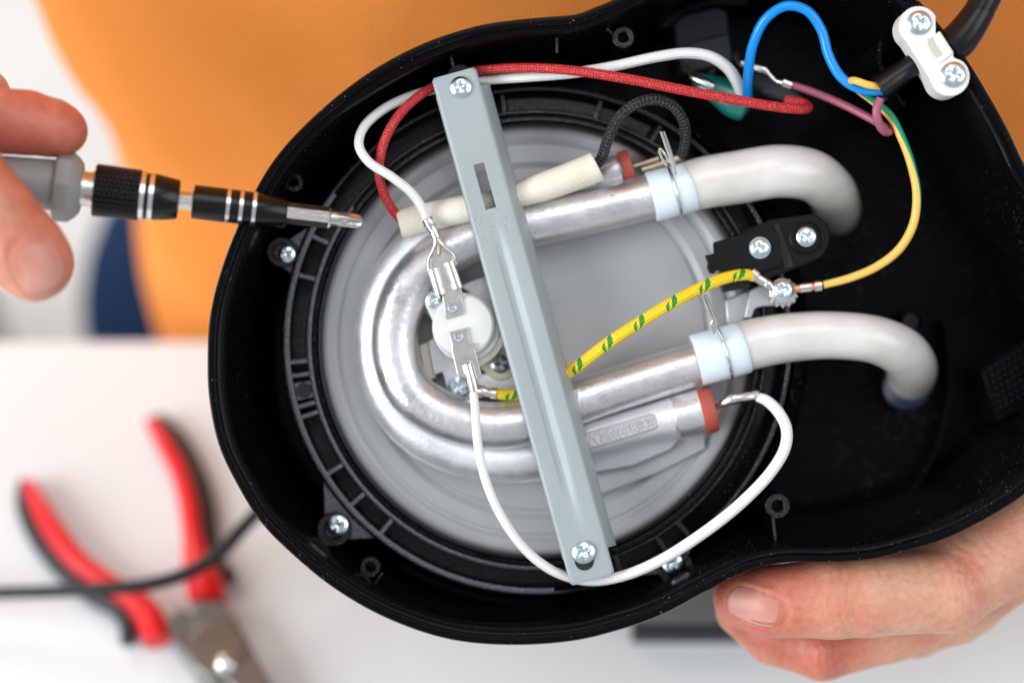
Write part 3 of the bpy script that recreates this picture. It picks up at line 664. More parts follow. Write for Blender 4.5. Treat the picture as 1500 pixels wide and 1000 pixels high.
# ---- black strap and its plates at the right of the plate
strap = plate('strap_bracket', [(1090,338),(1128,322)]+circ(1179, 348, 37, 18, -70, 75)+[(1150,400),(1120,410),(1062,414),(1052,404),(1060,395)], -150, -96, M['matt_black'], ap, bev=3, label='black moulded strap bracket beside the warming plate')
plate('strap_plate', [(1045,355),(1125,333),(1134,336),(1141,347),(1147,386),(1144,389),(1060,411),(1056,398),(1050,395),(1046,401),(1040,400),(1036,392),(1037,385),(1033,374),(1040,373),(1046,371)], -96, -84, M['matt_black'], strap, bev=1.2)
plate('strap_gap', [(1134,330),(1140,328),(1163,390),(1150,393)], -96, -94.6, M['hole_shade'], strap, bev=0)
annulus(1181, 348, [(25, -97), (25, -93), (23, -92), (22, -96)], 36, M['matt_black'], 'screw_collar', strap)
screw(1113, 363, -83, 14, strap, rot=15); screw(1181, 347, -92, 15, strap, rot=50)
annulus(1113, 363, [(16, -85), (16, -82.5), (13, -82.5), (13, -85)], 30, M['zinc'], 'washer', strap)
plate('strap_side', [(1056,414),(1100,402),(1100,420),(1062,428)], -150, -108, M['switch'], strap, bev=2)

# ---- earth point
eb = plate('earth_bracket', [(1098,425),(1112,418),(1150,414),(1162,417),(1168,428),(1166,441),(1158,447),(1116,449),(1106,452),(1101,466),(1090,466)], -150, -118, M['bracket'], ap, bev=2.5, label='bare metal earthing bracket')
plate('bracket_bend', [(1062,440),(1095,425),(1099,425),(1092,470),(1065,478)], -165, -135, M['bracket'], eb, bev=3)
teeth = []
for i in range(28):
    g = 2*PI*i/28; rr = 23 if i % 2 else 17.5; teeth.append((1147+rr*math.cos(g), 429+rr*math.sin(g)))
plate('star_washer', teeth, -112, -109, M['tin'], eb, bev=.5)
plate('ring_terminal', circ(1146, 426, 19, 30), -109, -104, M['tin'], eb, bev=1); plate('ring_terminal', circ(1148, 427, 17.5, 30), -104, -99, M['tin'], eb, bev=1)
plate('spring_washer', circ(1147, 427, 16, 30), -99, -93, M['zinc'], eb, bev=1)
screw(1147, 425, -92, 16, eb, rot=28, h=9)

# ---- white cable clamp and power cord
cz = 18
clamp_poly = circ(1346, 38, 29, 18, 128, 330)+[(1371,50),(1377,45),(1397,76),(1397,84)]+circ(1392, 112, 29, 18, -52, 150)+[(1361,113),(1334,70)]
V = None
clamp = plate('cable_clamp', clamp_poly, -42, 12, M['white_nylon'], ap, bev=3, label='white nylon cable clamp with two screws')
plate('clamp_saddle', [(1358,60),(1377,47),(1397,78),(1376,94)], 8, 17, M['white_nylon'], clamp, bev=2.5)
annulus(1367, 70, [(1, 17.6), (1, 18), (1.4, 18)], 8, M['white_nylon'], 'moulding_mark', clamp)
plate('clamp_pocket_shade', [(1358,58),(1366,54),(1372,66),(1381,80),(1372,86),(1364,74),(1360,66)], 16.8, 17.5, mat('nylon_recess_shade', (0.50, 0.48, 0.40), 0.5), clamp, bev=0)  # darker flat patch paints the shade of a pocket
screw(1346, 34, 13, 18, clamp, rot=25); screw(1396, 110, 13, 19, clamp, rot=70)
cordp = tube('power_cord', [(1462,-60,-10,22),(1450,-15,-12,22),(1432,20,-14,22),(1412,48,-18,21),(1385,72,-26,19),(1350,88,-30,17),(1325,104,-32,17),(1305,118,-32,19),(1287,131,-32,20)], M['cord'], ap, 28, 5, label='thick black sheathed cord under the white clamp')
# strain relief flare
tube('cord_boot', [(1438,12,-14,22),(1420,40,-16,25),(1404,60,-20,27),(1392,70,-22,26)], M['cord'], cordp, 28, 5)

# ---- switch block at the top with its terminals
sw = plate('rocker_switch', [(985,38),(1000,22),(1050,10),(1066,16),(1070,60),(1078,92),(1040,104),(1000,108),(992,70)], -330, -215, M['switch'], ap, bev=4, label='dark grey rocker switch body seen from behind')
plate('switch_housing', [(1000,66),(1068,48),(1074,92),(1004,108)], -215, -190, M['switch'], sw, bev=3)
plate('switch_flange', [(962,40),(985,18),(1040,-12),(1100,-10),(1096,8),(1045,8),(1000,20),(990,42)], -330, -235, M['matt_black'], sw, bev=3)
tube('switch_pin', [(1008,96,-190,4),(1014,110,-165,4),(1018,116,-160,4)], M['brass'], sw, 8); tube('switch_pin', [(1078,80,-190,4),(1082,90,-165,4),(1084,94,-160,4)], M['brass'], sw, 8)
tube('switch_pin', [(1046,104,-190,5),(1040,112,-170,4)], M['tin'], sw, 8)

# ---- wires
def wire(pts, m, label, nseg=14, step=4): return tube('wire', [(a, b, c, r*0.93) for a, b, c, r in pts], M[m], ap, nseg, step, label=label)
red = wire([(592,326,-108,7.5),(580,314,-100,7.5),(563,285,-75,7.6),(555,250,-62,7.6),(562,210,-58,7.6),(582,172,-60,7.6),(612,142,-70,7.6),(645,123,-80,7.5),(685,107,-82,7.4),(730,101,-70,7.5),(790,100,-55,7.8),(850,105,-45,8),(920,116,-42,8.2),(1000,132,-48,8.2),(1080,147,-60,8.2),(1140,157,-72,8),(1172,160,-84,7.8),(1184,158,-100,7.5),(1178,152,-116,7.5),(1150,146,-125,7.5)], 'braid_red', 'red braided wire arching from the sleeve to the switch')
whA = wire([(626,325,-70,7),(617,303,-62,7.4),(602,282,-55,7.5),(572,258,-45,7.4),(540,237,-42,7.4),(526,214,-46,7.4),(532,188,-60,7.5),(562,160,-80,7.5),(605,140,-92,7.5),(650,128,-96,7.4),(700,119,-92,7.4),(770,113,-80,8),(840,107,-72,8.2),(900,97,-72,8.2),(960,84,-80,8.4),(1005,78,-90,8.6),(1040,83,-100,8.8),(1066,100,-112,9),(1080,122,-125,9),(1086,142,-140,8.8)], 'braid_white', 'white wire looping from the thermostat to the switch')
whB = wire([(693,566,-76,6.2),(696,600,-60,7),(700,650,-48,7.2),(712,705,-42,7.3),(738,762,-44,7.4),(775,810,-60,7.6),(815,838,-72,7.8),(860,850,-76,8),(905,845,-72,8.6),(960,824,-62,9),(1025,784,-52,9.2),(1085,737,-48,9.2),(1130,690,-52,9.2),(1150,655,-60,9.2),(1152,628,-68,9),(1140,603,-80,9),(1122,586,-90,8.6),(1108,581,-96,7)], 'braid_white', 'long white wire curving under the bar to the heating rod')
blu = wire([(1094,142,-130,7.5),(1096,110,-95,7.8),(1103,66,-62,8),(1122,28,-40,8),(1152,9,-32,8),(1182,16,-34,8),(1203,44,-40,8),(1214,82,-44,8),(1232,113,-44,8),(1260,131,-40,7.8),(1296,134,-36,7.5)], 'blue', 'blue wire looping from the cord to the switch', 16)
mau = wire([(1150,122,-130,5.5),(1180,131,-125,6.2),(1230,151,-110,6.4),(1272,172,-92,6.6),(1296,186,-80,6.6),(1303,193,-66,6.6),(1296,193,-54,6.8),(1287,180,-42,7),(1284,162,-36,7),(1290,144,-34,7)], 'mauve', 'mauve wire with a small curl below the cord')
ear = wire([(1296,128,-30,6.5),(1272,125,-24,6.5),(1254,119,-26,6.3),(1246,120,-44,6.3),(1258,132,-60,6.5),(1282,150,-62,6.8),(1304,170,-60,7),(1322,205,-58,7),(1336,245,-60,7),(1343,285,-64,7),(1338,328,-70,7),(1318,364,-78,7),(1285,390,-88,6.8),(1245,407,-96,6.6),(1206,417,-100,6.4)], 'earth', 'thin yellow and green earth wire from the cord to the bracket')
yel = wire([(1104,405,-92,8.5),(1096,402,-88,9),(1060,408,-78,9.4),(1010,430,-68,9.6),(950,464,-64,9.6),(890,503,-68,9.6),(830,547,-82,9.6),(780,571,-100,9.4),(745,578,-108,9),(716,574,-118,8.5)], 'braid_yellow', 'thick yellow braided earth wire with green flecks', 18)
blk = wire([(868,248,-86,8),(881,232,-80,8.6),(890,205,-66,8.8),(907,172,-56,9),(932,152,-54,9),(960,146,-58,9),(985,155,-68,8.8),(1001,178,-84,8.6),(1004,205,-104,8.4),(998,228,-120,8),(992,234,-124,6.5)], 'braid_black', 'black braided wire looping out of the sleeve', 16)

def crimp(pts, m, par, name='crimp_terminal', n=14, label=None):      # pts with radii, doubled radii make collars
    mb = MB(); C = []; Rr = []
    for x, y, z, r in pts: C.append(P(x, y, z)); Rr.append(r*S)
    C = np.array(C); V, F, U = sweep(C, np.array(Rr), n); mb.add(V, F, U); return mb.obj(name, M[m], par, smooth=35, label=label)
# female spade on the upper thermostat blade
fs = plate('spade_connector', [(630,378),(640,366),(655,366),(664,380),(668,410),(679,430),(650,435),(640,425)], -82, -76, M['tin'], whA, bev=1)
for a, b in (((634,394), (645,432)), ((658,384), (671,422))):
    mb = MB(); C = np.array([P(a[0], a[1], -70), P(b[0], b[1], -70)]); V, F, U = sweep(C, 8.2*S, 16, squash=0.7); mb.add(V, F, U); mb.obj('rolled_edge', M['tin'], whA, smooth=50)
for a in ([(628,396,-74,2.4),(628,380,-70,2.6),(636,362,-66,2.8),(637,350,-66,2.6)], [(668,388,-72,2.4),(664,374,-68,2.8),(652,362,-66,2.8),(642,350,-66,2.6)]):
    tube('side_rail', a, M['tin'], whA, 8, 3)
crimp([(642,358,-70,4.5),(640,350,-70,6.5),(639.5,349,-70,7.5),(633,334,-70,7.5),(632.5,333,-70,6.6),(631.5,330,-70,6.4)], 'tin', whA)
crimp([(633,337,-70,7.6),(631,331,-70,8.4),(630,330,-70,9.2),(626.5,321,-69,9.2),(626,320,-69,8)], 'tin', whA)
tube('bare_strands', [(643,372,-71,3),(641,352,-69,4.5)], M['brass'], whA, 8)
# lower blade receptacle
crimp([(684,532,-70,5.5),(685,533,-70,8),(690,552,-70,8),(691,556,-70,8.6),(695,572,-72,8.2),(695.5,573,-72,7)], 'tin', whB)
# on the heating rod pin
crimp([(1112,579,-96,7),(1111,579,-96,8.5),(1104,580,-97,8.5),(1103,580,-97,7.6),(1080,583,-104,7.6),(1076,584,-104,8.6),(1070,585,-106,8.6),(1056,592,-110,5),(1049,596,-114,3)], 'tin', whB)
# black wire to the far end of the rod
crimp([(999,229,-122,7.5),(996,231,-122,7.5),(975,238,-124,6.5),(958,244,-124,6),(940,249,-124,5)], 'brass', blk)
# earth wire terminals
crimp([(1100,398,-92,10),(1108,405,-92,10.5),(1109,406,-93,8),(1120,413,-96,8),(1121,414,-96,9.5),(1126,417,-98,9),(1134,421,-100,6)], 'tin', yel)
crimp([(1203,418,-100,9),(1193,419,-100,9.2),(1192,419,-100,6),(1189,420,-100,6),(1188,420,-100,7.8),(1172,422,-101,7.8),(1171,422,-101,7)], 'tin', ear)
crimp([(1192.5,419,-99,6.8),(1188,420,-99,6.8)], 'copper', ear, 'copper_strands'); crimp([(1172,422,-99,6.6),(1163,423,-99,6.8)], 'copper', ear, 'copper_strands')
crimp([(728,577,-112,9),(719,576,-113,9),(718,576,-113,6.5),(712,574,-113,7.5),(704,571,-113,7.5),(690,566,-120,5)], 'tin', yel)
# mauve wire connector
crimp([(1160,126,-128,8.6),(1147,121,-130,9),(1146,121,-130,5),(1138,119,-132,3.5),(1128,110,-138,4),(1122,104,-142,8),(1104,99,-148,8),(1086,93,-152,7)], 'tin', mau)
# teal sleeve over the white/blue wire end; dark sleeve on the red wire
gs = tube('terminal_sleeve', [(1016,113,-160,7),(1030,121,-155,14),(1055,134,-150,22),(1080,146,-148,29),(1094,150,-148,26),(1100,152,-148,12)], M['green_sleeve'], blu, 20, 3, squash=0.62, label='teal plastic sleeve at the end of the blue wire')
crimp([(1012,112,-156,5),(1018,115,-152,7.5),(1034,122,-146,8),(1046,128,-142,6)], 'tin', blu)
tube('terminal_sleeve', [(1098,118,-150,12),(1120,126,-142,14),(1150,138,-132,13),(1174,152,-124,9)], M['switch'], red, 18, 3, squash=0.7, label='dark grey sleeve at the end of the red wire')

# ================================================================= screwdriver
sa = P(-40, 257, 88); sb = P(532, 325, 8)
sd = thing('screwdriver', 'small precision screwdriver with knurled black collar held over the left rim', 'screwdriver', P(250, 290, 100))
def sx(x):      # frame-space point on the axis seen at column x
    lo, hi = 0.0, 1.0
    for _ in range(40):
        m_ = (lo+hi)/2; q = sa+(sb-sa)*m_; px = q[0]/S*D/(D-q[2]/S)+750
        if px < x: lo = m_
        else: hi = m_
    return sa+(sb-sa)*lo
def dl(name, x0, x1, prof, m, nseg=36, par=None, label=None):
    a = sx(x0); b = sx(x1); L = np.linalg.norm(b-a); k = (D-a[2]/S)/D
    V, F = lathe_between(a, b, [(t*L, r*S*k) for t, r in prof], nseg); return obj(name, V, F, M[m], par or sd, smooth=35, label=label)
hd = dl('handle', -190, 92, [(0, 20), (0.02, 26), (0.3, 34), (0.6, 36), (0.92, 38), (1, 38)], 'driver_grey')
dl('hex_collar', 78, 120, [(0, 40), (0.12, 50), (0.25, 52), (0.6, 52), (0.85, 44), (1, 36)], 'driver_grey', 8, hd)
dl('metal_neck', 108, 142, [(0, 30), (0.02, 34), (0.08, 36), (0.2, 36), (0.28, 30), (0.36, 26), (0.6, 25), (0.85, 27), (1, 27)], 'steel')
# knurled collar: diamond bumps
a = sx(138); b = sx(206); L = np.linalg.norm(b-a); Td = (b-a)/L; Nd = np.cross(Td, (0, 0, 1.0)); Nd /= np.linalg.norm(Nd); Bd = np.cross(Td, Nd); V = []; F = []; nx, ny = 60, 150
kk = (D-a[2]/S)/D
for i in range(nx+1):
    for j in range(ny):
        u = i/nx; g = 2*PI*j/ny; r = 36.5-1.5*u
        r += 2.2*(abs(math.sin(u*PI*10+j*PI*15/ny*1.0))*abs(math.sin(u*PI*10-j*PI*15/ny)))*2-1
        if i in (0, nx): r -= 2.5
        V.append(a+Td*L*u+r*S*kk*(Nd*math.cos(g)+Bd*math.sin(g)))
for i in range(nx):
    for j in range(ny): k = (j+1) % ny; F.append((i*ny+j, i*ny+k, (i+1)*ny+k, (i+1)*ny+j))
F.append(tuple(range(ny))[::-1]); F.append(tuple(nx*ny+j for j in range(ny)))
kn = obj('knurled_collar', V, F, M['driver_black'], sd, smooth=60)
dl('collar_nose', 205, 262, [(0, 33), (0.05, 34), (0.38, 34), (0.42, 34), (0.95, 29.5), (1, 27.5), (1, 14), (0.96, 13)], 'driver_black', 40, kn)
dl('band', 205, 213, [(0, 34.2), (0.1, 35.4), (0.9, 35.4), (1, 34.2)], 'band', 40, kn); dl('band', 218, 226, [(0, 33.8), (0.1, 35), (0.9, 34.8), (1, 33.6)], 'band', 40, kn)
dl('hex_shank', 258, 288, [(0, 13.5), (1, 13.5)], 'steel', 6)
slv = dl('bit_sleeve', 282, 420, [(0, 22), (0.012, 25), (0.3, 25), (0.68, 24.5), (0.72, 24), (0.985, 22), (1, 20.5), (1, 15), (0.98, 14.5)], 'driver_black', 40)
for x in (331, 350, 369): dl('band', x, x+6.5, [(0, 24.4), (0.1, 25.9-0.012*(x-331)), (0.9, 25.8-0.012*(x-331)), (1, 24.3)], 'band', 40, slv)
dl('hex_bit', 416, 486, [(0, 16), (0.93, 16), (1, 12)], 'steel', 6)
# Phillips tip with four flutes
a = sx(484); b = sx(532); L = np.linalg.norm(b-a); V = []; F = []; nx, ny = 24, 48
for i in range(nx+1):
    u = i/nx; r0 = 11.5 if u < 0.75 else 11.5*math.sqrt(max(0.03, 1-((u-0.75)/0.26)**2))*0.98
    dep = min(1, max(0, (u-0.15)/0.5))*0.5
    for j in range(ny):
        g = 2*PI*j/ny; r = r0*(1-dep*abs(math.sin(2*g+0.6))**1.5); V.append(a+Td*L*u+r*S*(Nd*math.cos(g)+Bd*math.sin(g)))
for i in range(nx):
    for j in range(ny): k = (j+1) % ny; F.append((i*ny+j, i*ny+k, (i+1)*ny+k, (i+1)*ny+j))
F.append(tuple(range(ny))[::-1]); F.append(tuple(nx*ny+j for j in range(ny)))
obj('cross_tip', V, F, M['steel'], sd, smooth=50)

# ================================================================= pliers, cable, slab on the table
def TP(x, y, h=0.0): return np.array(FINV @ on_level(x, y, TABLE_Z+h))
pl = thing('pliers', 'open pliers with red and black grips lying on the white table', 'pliers', TP(270, 850))
def ttube(name, pts, m, par, nseg=18, sq=None, label=None):
    Q = spline([(x, y, h*1e4, r) for x, y, h, r in pts], 6); C = np.array([TP(q[0], q[1], q[2]*1e-4) for q in Q]); V, F, U = sweep(C, np.array([q[3] for q in Q])*S*1.42, nseg, squash=sq)
    return obj(name, V, F, M[m], par, smooth=60, uv=U, label=label)
g1 = ttube('grip', [(42,707,0.006,8),(55,735,0.007,12),(80,778,0.008,14),(115,822,0.008,14),(160,855,0.008,14),(200,880,0.008,16),(225,915,0.008,19),(230,940,0.008,17)], 'plier_red', pl)
ttube('grip_backing', [(34,706,0.004,8),(36,738,0.004,12),(56,786,0.004,13),(92,832,0.004,13),(140,872,0.004,13),(174,892,0.004,13),(188,915,0.004,12),(186,942,0.004,9)], 'plier_black', g1)
g2 = ttube('grip', [(220,616,0.006,8),(238,645,0.008,11),(262,690,0.008,12),(276,740,0.008,13),(283,790,0.008,14),(290,830,0.008,20),(302,862,0.008,25),(304,880,0.008,22)], 'plier_red', pl)
ttube('grip_backing', [(230,612,0.003,9),(259,642,0.003,13),(284,690,0.003,15),(299,740,0.003,15),(306,795,0.003,14),(318,830,0.003,13),(342,846,0.003,9)], 'plier_black', g2)
def tplate(name, poly, h0, h1, m, par, bev=2):
    T = np.array([TP(x, y, h1) for x, y in poly]); B = np.array([FINV @ Vector(((FRAME @ Vector(t)).x, (FRAME @ Vector(t)).y, TABLE_Z+h0)) for t in T]); n = len(poly)
    F = [tuple(range(n)), tuple(range(2*n-1, n-1, -1))]+[(i, i+n, (i+1) % n+n, (i+1) % n) for i in range(n)]
    o = obj(name, np.vstack([T, B]), F, M[m], par, smooth=35); bevel(o, bev, 3); return o
tplate('jaw', [(240,905),(262,888),(300,905),(340,945),(385,1010),(420,1080),(400,1095),(350,1040),(290,985),(255,940)], 0.002, 0.011, 'plier_steel', pl, 4)
tplate('jaw', [(282,880),(322,878),(345,905),(372,955),(412,1030),(425,1085),(405,1080),(372,1030),(318,985),(280,940)], 0.0035, 0.0135, 'plier_steel', pl, 4)
tplate('joint', circ(318, 948, 44, 30), 0.0005, 0.0142, 'plier_steel', pl, 6)
V, F = lathe_between(TP(331, 972, 0.013), TP(331, 972, 0.0185), [(0, 20*S), (12*S, 19*S), (18*S, 14*S), (21*S, 6*S)], 24); obj('pivot', V, F, M['band'], pl, smooth=60)
cb = ttube('cable', [(-900,900,0.0025,8.5),(-500,885,0.003,8.5),(-160,872,0.012,8.5),(-20,868,0.016,8.5),(70,866,0.02,8.5),(150,862,0.024,8.8),(220,855,0.027,9),(280,836,0.030,9),(325,806,0.032,9),(360,768,0.034,9),(400,730,0.034,9),(470,690,0.03,9),(560,660,0.02,9),(700,640,0.0025,9),(860,660,0.0025,9)], 'cord', None)
tag(cb, 'blurred dark grey cable crossing above the pliers at lower left', 'cable')
slab = thing('dark_glass_slab', 'dark glassy slab on the table half hidden by the gripping hand', 'slab', TP(1000, 900))
tplate('slab_body', [(926,925),(1130,925),(1130,850),(926,850)], 0.0005, 0.010, 'plier_black', slab, 4)
tplate('glass_top', [(934,910),(1120,910),(1120,855),(934,855)], 0.0102, 0.012, 'pad_glass', slab, 1)

# ================================================================= person
def surface_nets(fn, lo, hi, h):
    xs = [np.arange(lo[i], hi[i]+h, h) for i in range(3)]; X, Y, Z = np.meshgrid(*xs, indexing='ij')
    G = fn(X, Y, Z).astype(np.float32); sh = G.shape; s = G < 0
    c = [sh[0]-1, sh[1]-1, sh[2]-1]; acc = np.zeros(c+[3], np.float32); cnt = np.zeros(c, np.float32)
    offs = [(i, j, k) for i in (0, 1) for j in (0, 1) for k in (0, 1)]
    def sub(A, o): return A[o[0]:o[0]+c[0], o[1]:o[1]+c[1], o[2]:o[2]+c[2]]
    for a in offs:
        for ax in range(3):
            if a[ax]: continue
            b = list(a); b[ax] = 1; b = tuple(b)
            ga, gb = sub(G, a), sub(G, b); cr_ = sub(s, a) != sub(s, b)
            t = np.where(cr_, ga/np.where(cr_, ga-gb, 1), 0)
            for m_ in range(3): acc[..., m_] += np.where(cr_, a[m_]+(t if m_ == ax else 0), 0)
            cnt += cr_
    act = cnt > 0; idx = -np.ones(c, np.int64); idx[act] = np.arange(act.sum())
    ii = np.argwhere(act); V = (acc[act]/cnt[act][:, None]+ii)*h+np.array(lo)
    F = []
    for ax in range(3):
        o1, o2 = [i for i in range(3) if i != ax]
        a = [slice(1, -1)]*3; a[ax] = slice(0, -1); b = [slice(1, -1)]*3; b[ax] = slice(1, None)
        e = s[tuple(a)] != s[tuple(b)]; flip = s[tuple(a)][e]; q = np.argwhere(e); q[:, o1] += 1; q[:, o2] += 1
        def g(d1, d2):
            r = q.copy(); r[:, o1] -= d1; r[:, o2] -= d2; return idx[r[:, 0], r[:, 1], r[:, 2]]
        quad = np.stack([g(1, 1), g(0, 1), g(0, 0), g(1, 0)], 1)
        if ax == 1: flip = ~flip
        quad[~flip] = quad[~flip][:, ::-1]; F.append(quad)
    F = np.vstack(F); F = F[(F >= 0).all(1)]
    return V, F
def smin(a, b, k): h = np.clip(0.5+0.5*(b-a)/k, 0, 1); return b+(a-b)*h-k*h*(1-h)
def cone(X, Y, Z, a, b, ra, rb):
    a = np.array(a, float); b = np.array(b, float); d = b-a; L2 = d.dot(d)
    t = np.clip(((X-a[0])*d[0]+(Y-a[1])*d[1]+(Z-a[2])*d[2])/L2, 0, 1)
    return np.sqrt((X-a[0]-t*d[0])**2+(Y-a[1]-t*d[1])**2+(Z-a[2]-t*d[2])**2)-(ra+t*(rb-ra))
def ell(X, Y, Z, c, r): # approx ellipsoid
    k = np.sqrt(((X-c[0])/r[0])**2+((Y-c[1])/r[1])**2+((Z-c[2])/r[2])**2); return (k-1)*min(r)
def Q3(x, y, z): p = P(x, y, z)/S; return (p[0], p[1], p[2])       # frame units
def limb(X, Y, Z, js, k=8):
    g = None
    for (a, b) in zip(js[:-1], js[1:]):
        c_ = cone(X, Y, Z, Q3(*a[:3]), Q3(*b[:3]), a[3], b[3]); g = c_ if g is None else smin(g, c_, k)
    return g
def creases(X, Y, Z, g, cl):
    for (p, dirv, depth, width, nn, gap, rad) in cl:
        c = np.array(Q3(*p)); dv = np.array(dirv, float); dv /= np.linalg.norm(dv)
        s_ = (X-c[0])*dv[0]+(Y-c[1])*dv[1]+(Z-c[2])*dv[2]; rr = np.sqrt((X-c[0])**2+(Y-c[1])**2+(Z-c[2])**2)
        fall = np.exp(-(rr/rad)**2)
        wv = 2.5*np.sin(X*0.09+Z*0.11)+1.5*np.sin(Y*0.15+Z*0.05)
        for i in range(nn):
            g = g+depth*fall*np.exp(-((s_+wv-(i-(nn-1)/2)*gap)/width)**2)
    return g
def nail_groove(X, Y, Z, g, c, z, ax, hl, hw, depth=2.2):
    ax = np.array(ax, float); ax /= np.linalg.norm(ax); c0 = Q3(c[0], c[1], z); ay = np.array((ax[0], -ax[1]))
    u = ((X-c0[0])*ay[0]+(Y-c0[1])*ay[1])/hl; v = (-(X-c0[0])*ay[1]+(Y-c0[1])*ay[0])/hw
    rho = (np.abs(u)**2.6+np.abs(v)**2.6)**(1/2.6); near = np.exp(-((Z-c0[2])/70)**2)
    g = g+depth*np.exp(-((rho-1)/0.10)**2)*near
    return g-1.6*np.exp(-((rho-1.25)/0.13)**2)*near*(u < 0.75)
# hand holding the machine (person's left hand), frame units
def hand_l(X, Y, Z):
    f1 = limb(X, Y, Z, [(1500,775,-150,82),(1400,858,-95,60),(1385,866,-90,61),(1270,873,-72,60),(1220,876,-72,60),(1130,880,-90,54),(1090,876,-104,47)])
    f2 = limb(X, Y, Z, [(1500,800,-210,70),(1400,895,-200,50),(1300,925,-190,47),(1205,948,-185,50),(1135,928,-205,48),(1090,892,-225,45)])
    f3 = limb(X, Y, Z, [(1510,800,-280,62),(1420,885,-290,48),(1340,922,-290,44),(1260,910,-300,40),(1180,880,-320,38)])
    f4 = limb(X, Y, Z, [(1530,780,-340,56),(1440,850,-370,42),(1350,880,-380,38),(1270,860,-390,34)])
    palm = smin(cone(X, Y, Z, Q3(1500,780,-170), Q3(1640,640,-230), 82, 96), cone(X, Y, Z, Q3(1520,770,-300), Q3(1640,650,-300), 70, 90), 30)
    wr = cone(X, Y, Z, Q3(1640,640,-260), Q3(1850,380,-260), 100, 135)
    palm = smin(palm, limb(X, Y, Z, [(1290,862,-140,50),(1400,822,-150,58),(1500,775,-150,74)]), 20)
    th = limb(X, Y, Z, [(1640,620,-180,60),(1630,540,-90,50),(1600,450,20,46)])
    g = smin(f1, f2, 7); g = smin(g, f3, 7); g = smin(g, f4, 7); g = smin(g, palm, 26); g = smin(g, wr, 40); g = smin(g, th, 20)
    # knuckle bump and pads
    g = smin(g, ell(X, Y, Z, Q3(1392,866,-70), (40, 46, 40)), 18)
    g = smin(g, ell(X, Y, Z, Q3(1200,952,-165), (26, 36, 40)), 16)
    # nail bed
    g = creases(X, Y, Z, g, [((1395,862,-45), (1, 0.15, 0), 2.6, 3.8, 5, 12, 40), ((1232,905,-25), (1, 0.3, 0), 1.9, 3.0, 5, 10, 38), ((1225,850,-25), (1, -.2, 0), 1.7, 3.0, 4, 11, 34),
        ((1205,960,-140), (1, 0.2, 0), 2.0, 3, 4, 10, 36), ((1420,800,-80), (.7, .7, 0), 2.0, 3.5, 4, 17, 50)])
    g = nail_groove(X, Y, Z, g, (1108, 888), -62, (-1, -0.32), 43, 25)
    g = g+0.9*np.sin(X*0.045+1.0)*np.sin(Y*0.05)*np.cos(Z*0.04)
    return g
# hand on the screwdriver (person's right hand)
def hand_r(X, Y, Z):
    ix = limb(X, Y, Z, [(-230,190,150,66),(-150,150,190,52),(-60,170,205,46),(10,178,200,43),(40,180,192,43),(78,188,185,39),(92,192,182,34)])
    th = limb(X, Y, Z, [(-260,210,300,76),(-150,200,300,66),(-60,260,285,60),(-10,320,272,58),(28,362,262,56),(50,384,258,53)])
    md = limb(X, Y, Z, [(-230,180,80,60),(-120,120,110,46),(-60,150,110,44),(-10,178,105,40)])
    md = smin(md, limb(X, Y, Z, [(-230,110,70,50),(-120,95,80,44),(-62,112,95,42),(-22,138,104,36)]), 7)
    rg = limb(X, Y, Z, [(-250,230,40,56),(-140,190,40,44),(-60,250,60,40),(-30,280,80,36)])
    palm = smin(cone(X, Y, Z, Q3(-260,200,260), Q3(-420,250,200), 84, 100), cone(X, Y, Z, Q3(-250,220,90), Q3(-420,270,130), 80, 100), 30)
    wr = cone(X, Y, Z, Q3(-420,260,180), Q3(-700,230,130), 105, 125)
    g = smin(ix, md, 7); g = smin(g, rg, 7); g = smin(g, palm, 28); g = smin(g, th, 12); g = smin(g, wr, 40)
    g = creases(X, Y, Z, g, [((-25,300,330), (0.4, -1, 0), 2.2, 3.2, 5, 12, 44), ((-30,165,235), (1, 0, 0), 2, 3.0, 3, 12, 30)])
    g = nail_groove(X, Y, Z, g, (55, 388), 320, (0.35, 1), 40, 36)
    g = g+0.8*np.sin(X*0.05+1.0)*np.sin(Y*0.05)*np.cos(Z*0.04)
    return g
def Wf(v): p = FINV @ Vector(v); return (p[0]/S, p[1]/S, p[2]/S)    # world -> frame units
TY = edge_y+0.125                                                    # middle plane of the torso
TX = on_depth(850, 250, TY).x
sh_l, sh_r = (TX+0.17, TY, 1.27), (TX-0.17, TY, 1.27)
# smooth fine hands
Vl, Fl = surface_nets(hand_l, (1.0*(1010-750), -620, -460), (1100, 120, 90), 3.4)
HZ = 106
HK = (D-200)/(D-200+HZ)
def hand_rz(X, Y, Z): return hand_r(X*HK, Y*HK, Z+HZ)
Vr, Fr = surface_nets(hand_rz, (-1480, 20, -60-HZ), (-570, 560, 400-HZ), 3.8)
def body_core(X, Y, Z):      # world metres
    def c(a, b, ra, rb): return cone(X, Y, Z, a, b, ra, rb)
    wl = FRAME @ Vector(np.array(P(1760, 490, -262))); wr_ = FRAME @ Vector(np.array(P(-560, 243, 155-106)))
    el = (0.40, TY-0.06, 1.03); er = (-0.37, TY-0.12, 1.06)
    g = smin(c(sh_l, el, 0.048, 0.040), c(el, tuple(wl), 0.040, 0.026), 0.02)
    g2 = smin(c(sh_r, er, 0.048, 0.040), c(er, tuple(wr_), 0.040, 0.0245), 0.02)
    t = smin(c((TX-0.09, TY+0.02, 1.22), (TX+0.09, TY+0.02, 1.22), 0.095, 0.095), c((TX-0.05, TY+0.02, 0.85), (TX+0.05, TY+0.02, 0.85), 0.10, 0.10), 0.08)
    t = smin(t, c((TX, TY+0.02, 1.2), (TX, TY+0.02, 0.9), 0.11, 0.10), 0.06); t = smin(t, c((TX, TY+0.02, 1.3), (TX, TY, 1.42), 0.06, 0.055), 0.04)
    return smin(smin(t, g, 0.04), g2, 0.04)
